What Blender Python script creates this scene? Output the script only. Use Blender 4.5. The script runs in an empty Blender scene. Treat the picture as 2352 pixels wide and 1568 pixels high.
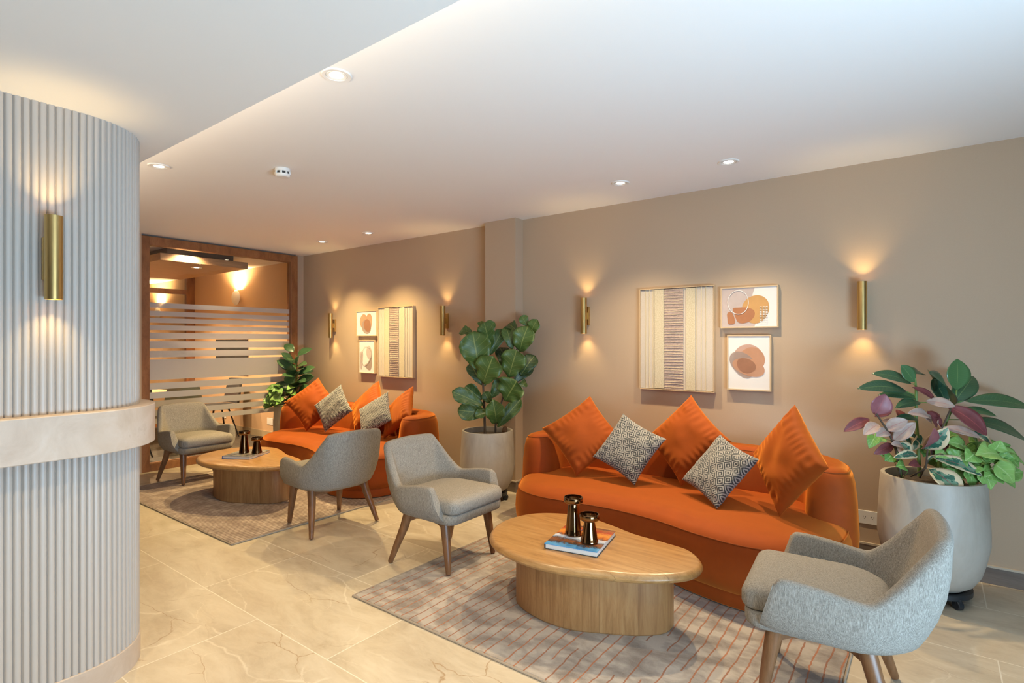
import bpy, bmesh, math, random
from mathutils import Vector, Matrix, noise as mnoise
random.seed(7)
PI = math.pi
SC = bpy.context.scene
COL = SC.collection

# ------------------------------------------------------------------ camera, world, light, exposure
EYE = 1.45
cam_d = bpy.data.cameras.new('camera')
cam = bpy.data.objects.new('camera', cam_d)
COL.objects.link(cam)
cam_d.sensor_width = 36.0
cam_d.lens = 1267.0 / 2352.0 * 36.0
cam_d.shift_y = 1.0 / 2352.0
cam_d.clip_start = 0.02
cam.location = (0, 0, EYE)
fwd = Vector((-.6054, .7959, 0)).normalized()
cam.rotation_euler = (PI / 2, 0, math.atan2(-fwd.x, fwd.y))
SC.camera = cam
CR = Vector((.7959, .6054, 0))     # camera right and forward, used to lay plants out
CF = Vector((-.6054, .7959, 0))

vs = SC.view_settings
vs.view_transform = 'Standard'
vs.look = 'None'
vs.gamma = 1.0
vs.use_curve_mapping = False
vs.exposure = .0

world = bpy.data.worlds.new('world')
SC.world = world
world.use_nodes = True
wb = world.node_tree.nodes['Background']
wb.inputs[0].default_value = (.72, .86, 1.0, 1)
wb.inputs[1].default_value = .15

def area(name, loc, target, sx, sy, power, color):
    d = bpy.data.lights.new(name, 'AREA')
    d.shape = 'RECTANGLE'; d.size = sx; d.size_y = sy; d.energy = power; d.color = color
    o = bpy.data.objects.new(name, d); COL.objects.link(o)
    o.location = loc
    v = Vector(target) - Vector(loc)
    o.rotation_euler = v.to_track_quat('-Z', 'Y').to_euler()
    return o
# daylight outside the shopfront window at the right-hand end of the room
DAY = (.80, .90, 1.0)
area('window_daylight', (2.5, .6, 1.3), (-1, 2.0, 1.2), 2.9, 2.2, 26, DAY)
# daylight thrown up from the pale pavement outside
area('pavement_bounce', (2.5, .8, .30), (.1, 2.8, 2.65), 2.6, 1.0, 370, (.44, .72, 1.0))
WARM = (1.0, .78, .47)
DOWN_W = 145.0

# ------------------------------------------------------------------ helpers
def link(o, parent=None):
    COL.objects.link(o)
    if parent is not None: o.parent = parent
    return o
def tag(o, label, cat, group=None):
    o['label'] = label; o['category'] = cat
    if group: o['group'] = group
    return o
def thing(name, label, cat, loc=(0, 0, 0), rz=0, group=None):
    o = bpy.data.objects.new(name, None); link(o)
    o.empty_display_size = .05
    o.location = loc; o.rotation_euler = (0, 0, rz)
    return tag(o, label, cat, group)
def obj(name, bm, mat, parent=None, smooth=True, sharp=35):
    me = bpy.data.meshes.new(name)
    bmesh.ops.recalc_face_normals(bm, faces=bm.faces)
    if smooth:
        for f in bm.faces: f.smooth = True
        a = math.radians(sharp)
        for e in bm.edges:
            if len(e.link_faces) == 2 and e.calc_face_angle(0) > a: e.smooth = False
    bm.to_mesh(me); bm.free()
    me.materials.append(mat)
    return link(bpy.data.objects.new(name, me), parent)
def struct(name, bm, mat, parent=None, smooth=False):
    o = obj(name, bm, mat, parent, smooth)
    if parent is None: o['kind'] = 'structure'
    return o
def copy_tree(o, parent=None):
    c = o.copy(); COL.objects.link(c)
    if parent is not None: c.parent = parent
    for ch in list(o.children): copy_tree(ch, c)
    return c
def box(bm, x0, x1, y0, y1, z0, z1, bev=0, seg=2):
    r = bmesh.ops.create_cube(bm, size=1)
    vv = r['verts']
    for v in vv:
        v.co = Vector(((x0 + x1) / 2 + v.co.x * (x1 - x0), (y0 + y1) / 2 + v.co.y * (y1 - y0), (z0 + z1) / 2 + v.co.z * (z1 - z0)))
    if bev > 0:
        es = list({e for v in vv for e in v.link_edges})
        bmesh.ops.bevel(bm, geom=es, offset=bev, segments=seg, affect='EDGES', profile=.5)
    return vv
def newbox(*a, **k):
    bm = bmesh.new(); box(bm, *a, **k); return bm
def loft(bm, rings, closed=True, cap0=True, cap1=True):
    vr = [[bm.verts.new(p) for p in r] for r in rings]
    n = len(vr[0])
    for a, b in zip(vr[:-1], vr[1:]):
        for i in range(n if closed else n - 1):
            j = (i + 1) % n
            try: bm.faces.new((a[i], a[j], b[j], b[i]))
            except ValueError: pass
    if cap0: bm.faces.new(vr[0][::-1])
    if cap1: bm.faces.new(vr[-1])
    return vr
def lathe(bm, prof, seg=32, cap0=False, cap1=False, mat=None, loc=(0, 0, 0)):
    rings = []
    for r, z in prof:
        ring = []
        for i in range(seg):
            a = 2 * PI * i / seg
            p = Vector((r * math.cos(a), r * math.sin(a), z))
            if mat is not None: p = mat @ p
            ring.append(p + Vector(loc))
        rings.append(ring)
    return loft(bm, rings, True, cap0, cap1)
def tube(bm, pts, rads, seg=8, cap=True):
    pts = [Vector(p) for p in pts]
    if not isinstance(rads, (list, tuple)): rads = [rads] * len(pts)
    rings = []
    prev = None
    for i, p in enumerate(pts):
        t = (pts[min(i + 1, len(pts) - 1)] - pts[max(i - 1, 0)]).normalized()
        if prev is None:
            up = Vector((0, 0, 1)) if abs(t.z) < .9 else Vector((1, 0, 0))
            prev = t.cross(up).normalized()
        s = (prev - t * prev.dot(t)).normalized(); prev = s
        b = t.cross(s)
        rings.append([p + (s * math.cos(2 * PI * k / seg) + b * math.sin(2 * PI * k / seg)) * rads[i] for k in range(seg)])
    return loft(bm, rings, True, cap, cap)
def catmull(pts, n=8, closed=True):
    P = [Vector(p) for p in pts]; N = len(P); out = []
    rng = range(N) if closed else range(N - 1)
    for i in rng:
        if closed: p0, p1, p2, p3 = P[i - 1], P[i], P[(i + 1) % N], P[(i + 2) % N]
        else: p0, p1, p2, p3 = P[max(i - 1, 0)], P[i], P[i + 1], P[min(i + 2, N - 1)]
        for k in range(n):
            t = k / n
            out.append(.5 * ((2 * p1) + (-p0 + p2) * t + (2 * p0 - 5 * p1 + 4 * p2 - p3) * t * t + (-p0 + 3 * p1 - 3 * p2 + p3) * t ** 3))
    if not closed: out.append(P[-1])
    return out
def inset2(path, d):
    """inset a closed 2D outline (counter-clockwise) by d"""
    n = len(path); out = []
    for i in range(n):
        a, b, c = path[i - 1], path[i], path[(i + 1) % n]
        t = Vector((c[0] - a[0], c[1] - a[1]))
        if t.length < 1e-9: t = Vector((1, 0))
        t.normalize()
        out.append((b[0] - t.y * d, b[1] + t.x * d))
    return out
def ccw(path):
    s = sum(path[i - 1][0] * path[i][1] - path[i][0] * path[i - 1][1] for i in range(len(path)))
    return path if s > 0 else path[::-1]
def stack(bm, path, levels, cap0=True, cap1=True):
    """solid from a closed outline: levels = (z, inset) or (z, inset, scale towards the middle)"""
    path = ccw([(p[0], p[1]) for p in path])
    cx = sum(p[0] for p in path) / len(path); cy = sum(p[1] for p in path) / len(path)
    rings = []
    for lv in levels:
        z, d = lv[0], lv[1]
        k = lv[2] if len(lv) > 2 else 1
        q = inset2(path, d) if abs(d) > 1e-9 else path
        rings.append([Vector((cx + (p[0] - cx) * k, cy + (p[1] - cy) * k, z)) for p in q])
    return loft(bm, rings, True, cap0, cap1)
def roundrect(x0, x1, y0, y1, r, n=5):
    out = []
    for cx, cy, a0 in ((x1 - r, y1 - r, 0), (x0 + r, y1 - r, PI / 2), (x0 + r, y0 + r, PI), (x1 - r, y0 + r, 1.5 * PI)):
        for k in range(n + 1):
            a = a0 + PI / 2 * k / n
            out.append((cx + r * math.cos(a), cy + r * math.sin(a)))
    return out

# ------------------------------------------------------------------ materials
class NB:
    def __init__(s, name):
        s.m = bpy.data.materials.new(name); s.m.use_nodes = True
        s.t = s.m.node_tree; s.t.nodes.clear()
        s.out = s.t.nodes.new('ShaderNodeOutputMaterial')
    def n(s, typ, **kw):
        nd = s.t.nodes.new('ShaderNode' + typ)
        for k, v in kw.items():
            if k.startswith('i_'):
                key = k[2:]
                key = int(key) if key.isdigit() else key.replace('_', ' ')
                s.set(nd.inputs[key], v)
            else: setattr(nd, k, v)
        return nd
    def set(s, sock, v):
        if isinstance(v, bpy.types.NodeSocket): s.t.links.new(v, sock)
        elif hasattr(v, 'outputs'): s.t.links.new(v.outputs[0], sock)
        else:
            if isinstance(v, tuple) and len(v) == 3 and sock.type == 'RGBA': v = (*v, 1)
            sock.default_value = v
    def math(s, op, a, b=None, c=None, clamp=False):
        nd = s.t.nodes.new('ShaderNodeMath'); nd.operation = op; nd.use_clamp = clamp
        s.set(nd.inputs[0], a)
        if b is not None: s.set(nd.inputs[1], b)
        if c is not None: s.set(nd.inputs[2], c)
        return nd.outputs[0]
    def mix(s, f, a, b, blend='MIX'):
        nd = s.t.nodes.new('ShaderNodeMix'); nd.data_type = 'RGBA'; nd.blend_type = blend
        s.set(nd.inputs[0], f); s.set(nd.inputs[6], a); s.set(nd.inputs[7], b)
        return nd.outputs[2]
    def coord(s, kind='Object', scale=(1, 1, 1), loc=(0, 0, 0), rot=(0, 0, 0)):
        tc = s.t.nodes.new('ShaderNodeTexCoord'); mp = s.t.nodes.new('ShaderNodeMapping')
        s.t.links.new(tc.outputs[kind], mp.inputs[0])
        mp.inputs['Scale'].default_value = scale; mp.inputs['Location'].default_value = loc; mp.inputs['Rotation'].default_value = rot
        return mp.outputs[0]
    def noise(s, vec, scale, detail=3, rough=.5, dist=0):
        nd = s.n('TexNoise'); s.set(nd.inputs['Vector'], vec)
        nd.inputs['Scale'].default_value = scale; nd.inputs['Detail'].default_value = detail
        nd.inputs['Roughness'].default_value = rough; nd.inputs['Distortion'].default_value = dist
        return nd.outputs[0]
    def ramp(s, f, stops, interp='LINEAR'):
        nd = s.n('ValToRGB'); s.set(nd.inputs[0], f)
        cr = nd.color_ramp; cr.interpolation = interp
        while len(cr.elements) < len(stops): cr.elements.new(.5)
        for e, (p, c) in zip(cr.elements, stops):
            e.position = p; e.color = (*c, 1) if len(c) == 3 else c
        return nd.outputs[0]
    def bump(s, h, strength=.3, dist=.01):
        nd = s.n('Bump'); s.set(nd.inputs['Height'], h)
        nd.inputs['Strength'].default_value = strength; nd.inputs['Distance'].default_value = dist
        return nd.outputs[0]
    def pbr(s, color, rough=.6, metal=0, normal=None, **kw):
        b = s.n('BsdfPrincipled')
        s.set(b.inputs['Base Color'], color); s.set(b.inputs['Roughness'], rough); b.inputs['Metallic'].default_value = metal
        if normal is not None: s.set(b.inputs['Normal'], normal)
        for k, v in kw.items(): s.set(b.inputs[k.replace('_', ' ')], v)
        s.t.links.new(b.outputs[0], s.out.inputs[0])
        s.b = b
        return s.m
def plain(name, color, rough=.6, metal=0, **kw):
    return NB(name).pbr(color, rough, metal, **kw)
def emit(name, color, strength):
    b = NB(name); e = b.n('Emission'); e.inputs[0].default_value = (*color, 1); e.inputs[1].default_value = strength
    b.t.links.new(e.outputs[0], b.out.inputs[0]); return b.m

def m_wall(name, c):
    b = NB(name); v = b.coord(scale=(1, 1, 1))
    n = b.noise(v, 260, 2)
    col = b.mix(n, tuple(x * .96 for x in c), tuple(min(1, x * 1.04) for x in c))
    return b.pbr(col, .75, normal=b.bump(n, .08, .002))
WALL = m_wall('taupe_wallcovering', (.47, .345, .235))
MWALL = m_wall('meeting_wall_lit_tone', (.58, .38, .22))  # warm lamplight put into the wall colour as extra orange
CEIL = plain('ceiling_paint', (.82, .80, .77), .85)
SOFF = plain('soffit_paint', (.80, .76, .71), .85)
FLUTE = plain('flute_paint', (.485, .425, .372), .42)
def m_stone():
    b = NB('ledge_stone'); v = b.coord()
    n = b.noise(v, 5, 8, .62, .7)
    n2 = b.noise(v, 40, 5, .6)
    col = b.ramp(n, [(.3, (.45, .33, .24)), (.5, (.55, .43, .33)), (.62, (.60, .49, .40)), (.7, (.49, .38, .29))])
    col = b.mix(b.math('MULTIPLY', n2, .25), col, (.66, .56, .47))
    return b.pbr(col, .5)
STONE = m_stone()
def m_floor():
    b = NB('beige_marble_tile')
    tc = b.n('TexCoord')
    mp = b.n('Mapping'); b.t.links.new(tc.outputs['Object'], mp.inputs[0])
    mp.inputs['Location'].default_value = (2.81 + 1.22 * 6, -1.493 + .615 * 10, 0)
    br = b.n('TexBrick'); b.t.links.new(mp.outputs[0], br.inputs[0])
    br.offset = .5; br.offset_frequency = 2; br.squash = 1; br.squash_frequency = 2
    br.inputs['Scale'].default_value = 1.0
    br.inputs['Brick Width'].default_value = 1.22; br.inputs['Row Height'].default_value = .615
    br.inputs['Mortar Size'].default_value = .0032; br.inputs['Mortar Smooth'].default_value = .3
    br.inputs['Bias'].default_value = 0
    br.inputs['Color1'].default_value = (0, 0, 0, 1); br.inputs['Color2'].default_value = (1, 1, 1, 1)
    tile = br.outputs['Color']; mort = br.outputs['Fac']
    # shift the veining from tile to tile
    off = b.n('VectorMath', operation='MULTIPLY'); b.t.links.new(tile, off.inputs[0]); off.inputs[1].default_value = (7, 5, 0)
    vv = b.n('VectorMath', operation='ADD'); b.t.links.new(tc.outputs['Object'], vv.inputs[0]); b.t.links.new(off.outputs[0], vv.inputs[1])
    vec = vv.outputs[0]
    rot = b.n('Mapping'); b.t.links.new(vec, rot.inputs[0]); rot.inputs['Rotation'].default_value = (0, 0, .35); rot.inputs['Scale'].default_value = (1, 2.4, 1)
    n1 = b.noise(rot.outputs[0], 1.9, 9, .66, .9)
    n2 = b.noise(rot.outputs[0], 7, 9, .72, .8)
    col = b.ramp(n1, [(.34, (.42, .325, .215)), (.5, (.53, .43, .30)), (.66, (.63, .535, .40))])
    col = b.mix(b.math('MULTIPLY_ADD', n2, 1.6, -.45, clamp=True), col, (.66, .57, .435))
    # fine crack veins, brown and pale, on warped cell borders
    def veins(scale, warp, width, seed, mask_scale, mask_lo):
        nc = b.n('TexNoise'); b.set(nc.inputs['Vector'], vec); nc.inputs['Scale'].default_value = 2.6; nc.inputs['Detail'].default_value = 6
        sub = b.n('VectorMath', operation='MULTIPLY_ADD'); b.t.links.new(nc.outputs['Color'], sub.inputs[0]); sub.inputs[1].default_value = (warp, warp, 0)
        ml = b.n('Mapping'); b.t.links.new(vec, ml.inputs[0]); ml.inputs['Location'].default_value = (seed, seed * .7, 0); ml.inputs['Rotation'].default_value = (0, 0, .5); ml.inputs['Scale'].default_value = (.75, 1.5, 1)
        b.t.links.new(ml.outputs[0], sub.inputs[2])
        vo = b.n('TexVoronoi'); vo.feature = 'DISTANCE_TO_EDGE'; vo.voronoi_dimensions = '2D'; b.t.links.new(sub.outputs[0], vo.inputs['Vector']); vo.inputs['Scale'].default_value = scale
        line = b.math('SUBTRACT', 1, b.math('DIVIDE', vo.outputs[0], width), clamp=True)
        mk = b.math('MULTIPLY', b.math('SUBTRACT', b.noise(ml.outputs[0], mask_scale, 3), mask_lo), 9, clamp=True)
        return b.math('MULTIPLY', line, mk)
    col = b.mix(b.math('MULTIPLY', veins(1.7, .40, .020, 4.0, 2.2, .48), .55), col, (.80, .72, .58))
    col = b.mix(b.math('MULTIPLY', veins(2.4, .34, .012, 11.0, 2.6, .50), .75), col, (.34, .20, .09))
    col = b.mix(b.math('MULTIPLY', veins(3.6, .28, .012, 23.0, 3.0, .52), .4), col, (.78, .69, .55))
    col = b.mix(mort, col, (.78, .70, .57))
    return b.pbr(col, b.math('MULTIPLY_ADD', n2, .15, .24), normal=b.bump(b.math('SUBTRACT', 1, mort), .2, .001))
FLOOR = m_floor()
def m_fabric():
    b = NB('heather_grey_upholstery')
    v = b.coord(scale=(1, 1, .13)); n1 = b.noise(v, 440, 2, .6)
    v2 = b.coord(scale=(.3, .3, 1)); n2 = b.noise(v2, 600, 2, .6)
    v3 = b.coord(scale=(1, 1, .25)); n3 = b.noise(v3, 120, 2, .6)
    f = b.math('ADD', b.math('MULTIPLY', n1, .55), b.math('ADD', b.math('MULTIPLY', n2, .3), b.math('MULTIPLY', n3, .15)))
    col = b.ramp(f, [(.34, (.14, .12, .097)), (.5, (.27, .238, .197)), (.66, (.41, .368, .313))])
    return b.pbr(col, .95, normal=b.bump(f, .5, .003))
FABRIC = m_fabric()
def m_velvet(name, c, k=1.0):
    b = NB(name); v = b.coord()
    n = b.noise(v, 9, 4, .6, .6)
    col = b.mix(n, tuple(x * .8 for x in c), tuple(x * 1.15 for x in c))
    m = b.pbr(col, .75, normal=b.bump(b.noise(v, 900, 1), .05, .001), Sheen_Weight=1.0, Sheen_Roughness=.45 * k, Specular_IOR_Level=.2)
    b.set(b.b.inputs['Sheen Tint'], (1, .34, .055))
    return m
VELVET = m_velvet('rust_velvet', (.30, .052, .005))
PILLOW_O = m_velvet('orange_velvet', (.28, .052, .004), 1.0)
PIPE = m_velvet('rust_piping', (.22, .045, .01))
def m_pattern():
    b = NB('diamond_weave')
    tc = b.n('TexCoord'); sx = b.n('SeparateXYZ'); b.t.links.new(tc.outputs['UV'], sx.inputs[0])
    cells = 5.5
    def cell(o):
        f = b.math('FRACT', b.math('MULTIPLY', o, cells))
        return b.math('ABSOLUTE', b.math('SUBTRACT', f, .5))
    d = b.math('ADD', cell(sx.outputs[0]), cell(sx.outputs[1]))
    w = b.noise(tc.outputs['UV'], 60, 2)
    d = b.math('ADD', d, b.math('MULTIPLY', b.math('SUBTRACT', w, .5), .05))
    s = b.math('SINE', b.math('MULTIPLY', d, 2 * PI * 4))
    f = b.math('MULTIPLY_ADD', s, 2.2, .40, clamp=True)
    col = b.mix(f, (.04, .043, .048), (.34, .323, .295))
    return b.pbr(col, .95, normal=b.bump(f, .25, .002), Sheen_Weight=.2)
PATTERN = m_pattern()
def m_wood(name, dark, mid, light, scale=(1.2, 14, 14), rough=.42, planks=None):
    b = NB(name)
    v = b.coord(scale=scale)
    n = b.noise(v, 3, 6, .62, .6)
    n2 = b.noise(b.coord(scale=(scale[0] * 2, scale[1] * 5, scale[2] * 5)), 6, 3, .6)
    col = b.ramp(n, [(.3, dark), (.5, mid), (.68, light)])
    col = b.mix(b.math('MULTIPLY', n2, .35), col, dark, 'MULTIPLY') if False else b.mix(b.math('MULTIPLY', b.math('GREATER_THAN', n2, .58), .28), col, dark)
    if planks:
        ax, wid = planks
        tc = b.n('TexCoord'); sx = b.n('SeparateXYZ'); b.t.links.new(tc.outputs['Object'], sx.inputs[0])
        q = b.math('DIVIDE', sx.outputs[ax], wid)
        fr = b.math('FRACT', q)
        line = b.math('LESS_THAN', fr, .012)
        wn = b.n('TexWhiteNoise'); wn.noise_dimensions = '1D'; b.set(wn.inputs['W'], b.math('FLOOR', q))
        col = b.mix(b.math('MULTIPLY', wn.outputs[0], .28), col, dark)
        col = b.mix(b.math('MULTIPLY', line, .5), col, tuple(x * .5 for x in dark))
    return b.pbr(col, rough, normal=b.bump(n2, .06, .001))
OAK_TOP = m_wood('oak_tabletop', (.29, .14, .045), (.41, .215, .075), (.48, .27, .105), (1.2, 12, 12), .3, (1, .135))
OAK_BASE = m_wood('oak_base', (.26, .113, .036), (.38, .183, .064), (.44, .235, .09), (12, 12, .9), .45, (0, .165))
LEGWOOD = m_wood('walnut_leg', (.13, .052, .018), (.20, .085, .032), (.25, .11, .045), (16, 16, 1.5), .4)
FRAMEWOOD = m_wood('partition_timber', (.17, .062, .020), (.26, .105, .036), (.31, .135, .05), (14, 3, 1.2), .4)
PANELWOOD = m_wood('ceiling_panel_wood', (.26, .15, .075), (.34, .20, .11), (.40, .25, .14), (14, 1.2, 14), .45)
def m_rug(name, spacing, w, linecol, base0, base1, seed):
    b = NB(name)
    tc = b.n('TexCoord'); sx = b.n('SeparateXYZ'); b.t.links.new(tc.outputs['Object'], sx.inputs[0])
    wob = b.noise(b.coord(scale=(.8, 1.6, 1), loc=(seed, 0, 0)), 2, 2, .5)
    wob2 = b.noise(b.coord(scale=(4, 6, 1), loc=(seed, 3, 0)), 6, 2, .6)
    x = b.math('ADD', sx.outputs[0], b.math('ADD', b.math('MULTIPLY', b.math('SUBTRACT', wob, .5), .05), b.math('MULTIPLY', b.math('SUBTRACT', wob2, .5), .010)))
    q = b.math('DIVIDE', x, spacing)
    fr = b.math('ABSOLUTE', b.math('SUBTRACT', b.math('FRACT', q), .5))
    line = b.math('LESS_THAN', fr, w / spacing * .5)
    wn = b.n('TexWhiteNoise'); wn.noise_dimensions = '1D'; b.set(wn.inputs['W'], b.math('FLOOR', q))
    cx = b.n('CombineXYZ'); b.set(cx.inputs[0], b.math('MULTIPLY', b.math('FLOOR', q), 7.3)); b.set(cx.inputs[1], sx.outputs[1])
    brk = b.math('GREATER_THAN', b.noise(cx.outputs[0], 1.3, 1), .36)
    line = b.math('MULTIPLY', line, brk)
    blot = b.noise(b.coord(scale=(1.0, 1.6, 1), loc=(seed, 1, 0)), 6.5, 3, .55, .25)
    fine = b.noise(b.coord(), 160, 3, .6)
    col = b.ramp(blot, [(.36, base0), (.5, tuple((p + r) / 2 for p, r in zip(base0, base1))), (.6, base1)])
    col = b.mix(b.math('MULTIPLY', fine, .35), col, tuple(min(1, x_ * 1.25) for x_ in base1))
    lc = b.mix(wn.outputs[0], linecol, tuple(x_ * .62 for x_ in linecol))
    col = b.mix(b.math('MULTIPLY', line, .85), col, lc)
    h = b.math('SUBTRACT', fine, b.math('MULTIPLY', line, .6))
    return b.pbr(col, .95, normal=b.bump(h, .6, .004), Sheen_Weight=.15)
RUG_R = m_rug('taupe_rug_pile', .056, .0072, (.40, .13, .04), (.175, .14, .115), (.42, .365, .31), 2.0)
RUG_L = m_rug('brown_rug_pile', .034, .0095, (.16, .075, .05), (.21, .15, .115), (.43, .335, .265), 9.0)
RUGEDGE = plain('rug_binding', (.37, .30, .225), .9)
BRASS = None
def m_brass():
    b = NB('brushed_brass'); v = b.coord(scale=(1, 1, .02)); n = b.noise(v, 700, 2)
    return b.pbr(b.mix(n, (.56, .37, .135), (.70, .49, .20)), b.math('MULTIPLY_ADD', n, .15, .24), 1.0)
BRASS = m_brass()
BRONZE = plain('bronze_glaze', (.24, .13, .058), .11, 1.0)
def m_concrete():
    b = NB('pale_concrete'); v = b.coord(scale=(1, 1, .35))
    n = b.noise(v, 6, 6, .62, .4); n2 = b.noise(b.coord(), 45, 4, .6)
    col = b.ramp(n, [(.3, (.31, .265, .21)), (.5, (.41, .36, .295)), (.7, (.49, .44, .375))])
    col = b.mix(b.math('MULTIPLY', n2, .3), col, (.36, .315, .26))
    return b.pbr(col, .5, normal=b.bump(n2, .05, .002))
CONCRETE = m_concrete()
SOIL = NB('dark_soil'); SOIL = SOIL.pbr(SOIL.ramp(SOIL.noise(SOIL.coord(), 60, 4), [(.3, (.02, .014, .01)), (.7, (.09, .06, .04))]), .95)
BLACKP = plain('black_plastic', (.018, .02, .023), .4)
WHITEP = plain('white_plastic', (.78, .76, .72), .35)
SLOT = plain('dark_slot', (.03, .03, .03), .5)
STEM = plain('brown_stem', (.075, .05, .03), .8)
GSTEM = plain('green_stem', (.14, .22, .05), .6)
LAMP = emit('downlight_lens_glow', (1, .86, .62), 22)
BULB = emit('sconce_bulb_glow', (1, .72, .38), 30)
GLASS = NB('clear_glass')
def m_glass():
    b = NB('partition_glass')
    t = b.n('BsdfTransparent'); t.inputs[0].default_value = (.97, .97, .95, 1)
    g = b.n('BsdfGlossy'); g.inputs['Roughness'].default_value = .0
    f = b.n('Fresnel'); f.inputs[0].default_value = 1.45
    mx = b.n('MixShader'); b.t.links.new(f.outputs[0], mx.inputs[0]); b.t.links.new(t.outputs[0], mx.inputs[1]); b.t.links.new(g.outputs[0], mx.inputs[2])
    b.t.links.new(mx.outputs[0], b.out.inputs[0]); return b.m
GLASS = m_glass()
def m_frost():
    b = NB('frosted_film')
    d = b.n('BsdfDiffuse'); d.inputs[0].default_value = (.74, .715, .69, 1)
    t = b.n('BsdfTranslucent'); t.inputs[0].default_value = (.60, .57, .54, 1)
    m1 = b.n('MixShader'); m1.inputs[0].default_value = .5
    b.t.links.new(d.outputs[0], m1.inputs[1]); b.t.links.new(t.outputs[0], m1.inputs[2])
    tr = b.n('BsdfTransparent')
    m2 = b.n('MixShader'); m2.inputs[0].default_value = .12
    b.t.links.new(m1.outputs[0], m2.inputs[1]); b.t.links.new(tr.outputs[0], m2.inputs[2])
    b.t.links.new(m2.outputs[0], b.out.inputs[0]); return b.m
FROST = m_frost()
def m_leaf(name, base, dark, vein, nv=7, rough=.35, veinw=.02, back=.25):
    b = NB(name)
    tc = b.n('TexCoord'); sx = b.n('SeparateXYZ'); b.t.links.new(tc.outputs['UV'], sx.inputs[0])
    u = b.math('ABSOLUTE', b.math('SUBTRACT', sx.outputs[0], .5))
    mid = b.math('LESS_THAN', u, veinw * 1.2)
    q = b.math('FRACT', b.math('SUBTRACT', b.math('MULTIPLY', sx.outputs[1], nv), b.math('MULTIPLY', u, 3.2)))
    side = b.math('LESS_THAN', b.math('ABSOLUTE', b.math('SUBTRACT', q, .5)), veinw * 2.2)
    vm = b.math('MAXIMUM', mid, b.math('MULTIPLY', side, .6))
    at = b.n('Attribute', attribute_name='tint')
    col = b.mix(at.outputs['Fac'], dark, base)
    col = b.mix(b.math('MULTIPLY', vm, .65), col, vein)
    m = b.pbr(col, rough, normal=b.bump(vm, .25, .002))
    return m
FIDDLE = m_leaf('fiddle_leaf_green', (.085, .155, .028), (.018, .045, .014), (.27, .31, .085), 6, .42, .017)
RUBBER = m_leaf('rubber_leaf_green', (.075, .16, .055), (.014, .05, .032), (.20, .28, .10), 16, .3, .010)
SYNG = m_leaf('arrowhead_leaf_green', (.30, .50, .13), (.12, .28, .05), (.52, .66, .30), 5, .45, .02)
def m_varieg():
    b = NB('variegated_leaf')
    tc = b.n('TexCoord'); sx = b.n('SeparateXYZ'); b.t.links.new(tc.outputs['UV'], sx.inputs[0])
    u = b.math('ABSOLUTE', b.math('SUBTRACT', sx.outputs[0], .5))
    at = b.n('Attribute', attribute_name='tint')
    n = b.noise(b.coord(scale=(1, 1, 1)), 26, 3, .6)
    e = b.math('ADD', b.math('MULTIPLY', u, 2), b.math('MULTIPLY', b.math('SUBTRACT', n, .5), 1.3))
    green = b.mix(b.math('GREATER_THAN', n, .5), (.03, .12, .075), (.16, .27, .17))
    cream = b.mix(b.math('MULTIPLY', n, .6), (.66, .56, .32), (.68, .45, .33))
    var = b.mix(b.math('GREATER_THAN', e, .56), green, cream)
    pink = b.mix(n, (.20, .045, .055), (.36, .14, .15))
    maroon = b.mix(n, (.10, .022, .028), (.27, .07, .065))
    pale = b.mix(n, (.52, .44, .35), (.36, .19, .17))
    f = at.outputs['Fac']
    c = b.mix(b.math('GREATER_THAN', f, .25), var, pale)
    c = b.mix(b.math('GREATER_THAN', f, .5), c, pink)
    c = b.mix(b.math('GREATER_THAN', f, .75), c, maroon)
    c = b.mix(b.math('MULTIPLY', b.math('LESS_THAN', u, .02), .6), c, (.40, .09, .09))
    return b.pbr(c, .45)
VARIEG = m_varieg()

# ------------------------------------------------------------------ setting
WY = 4.38; CZ = 2.65; PX = -7.0; SZ = 2.38
struct('floor', newbox(-14.2, 3.2, -3.2, 4.5, -.1, 0), FLOOR)
struct('ceiling', newbox(-7.1, 2.0, .9, 4.5, CZ, CZ + .1), CEIL)
bm = newbox(-7.1, 2.0, -3.2, 1.11, SZ, CZ + .1)
struct('trim_1', bm, SOFF)
struct('wall_right', newbox(-7.04, 2.0, WY, WY + .12, 0, CZ), WALL)
bm = newbox(-3.577, -3.196, 4.255, WY, 0, CZ)
struct('wall_pier', bm, WALL)
bm = bmesh.new()
box(bm, -7.04, -3.577, WY - .012, WY, 0, .098)
box(bm, -3.196, 2.0, WY - .012, WY, 0, .098)
box(bm, -3.589, -3.184, 4.243, 4.255, 0, .098)
box(bm, -3.196, -3.184, 4.255, WY - .012, 0, .098); box(bm, -3.589, -3.577, 4.255, WY - .012, 0, .098)
bb = struct('baseboard_right', bm, m_wood('baseboard_stone', (.135, .098, .075), (.185, .14, .11), (.22, .17, .135), (1, 8, 8), .4))
bm = bmesh.new()
box(bm, -7.04, -3.577, WY - .015, WY, .098, .110)
box(bm, -3.196, 2.0, WY - .015, WY, .098, .110)
box(bm, -3.592, -3.181, 4.240, 4.255, .098, .110)
box(bm, -3.196, -3.181, 4.255, WY - .015, .098, .110)
struct('trim_2', bm, plain('baseboard_cap', (.52, .44, .34), .45))
DARKW = m_wall('unseen_wall_dark', (.13, .105, .085))  # unseen walls given a dark tone to cut fill light
struct('wall_behind', newbox(-7.1, 2.0, -3.2, -3.1, 0, CZ), DARKW)
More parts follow.
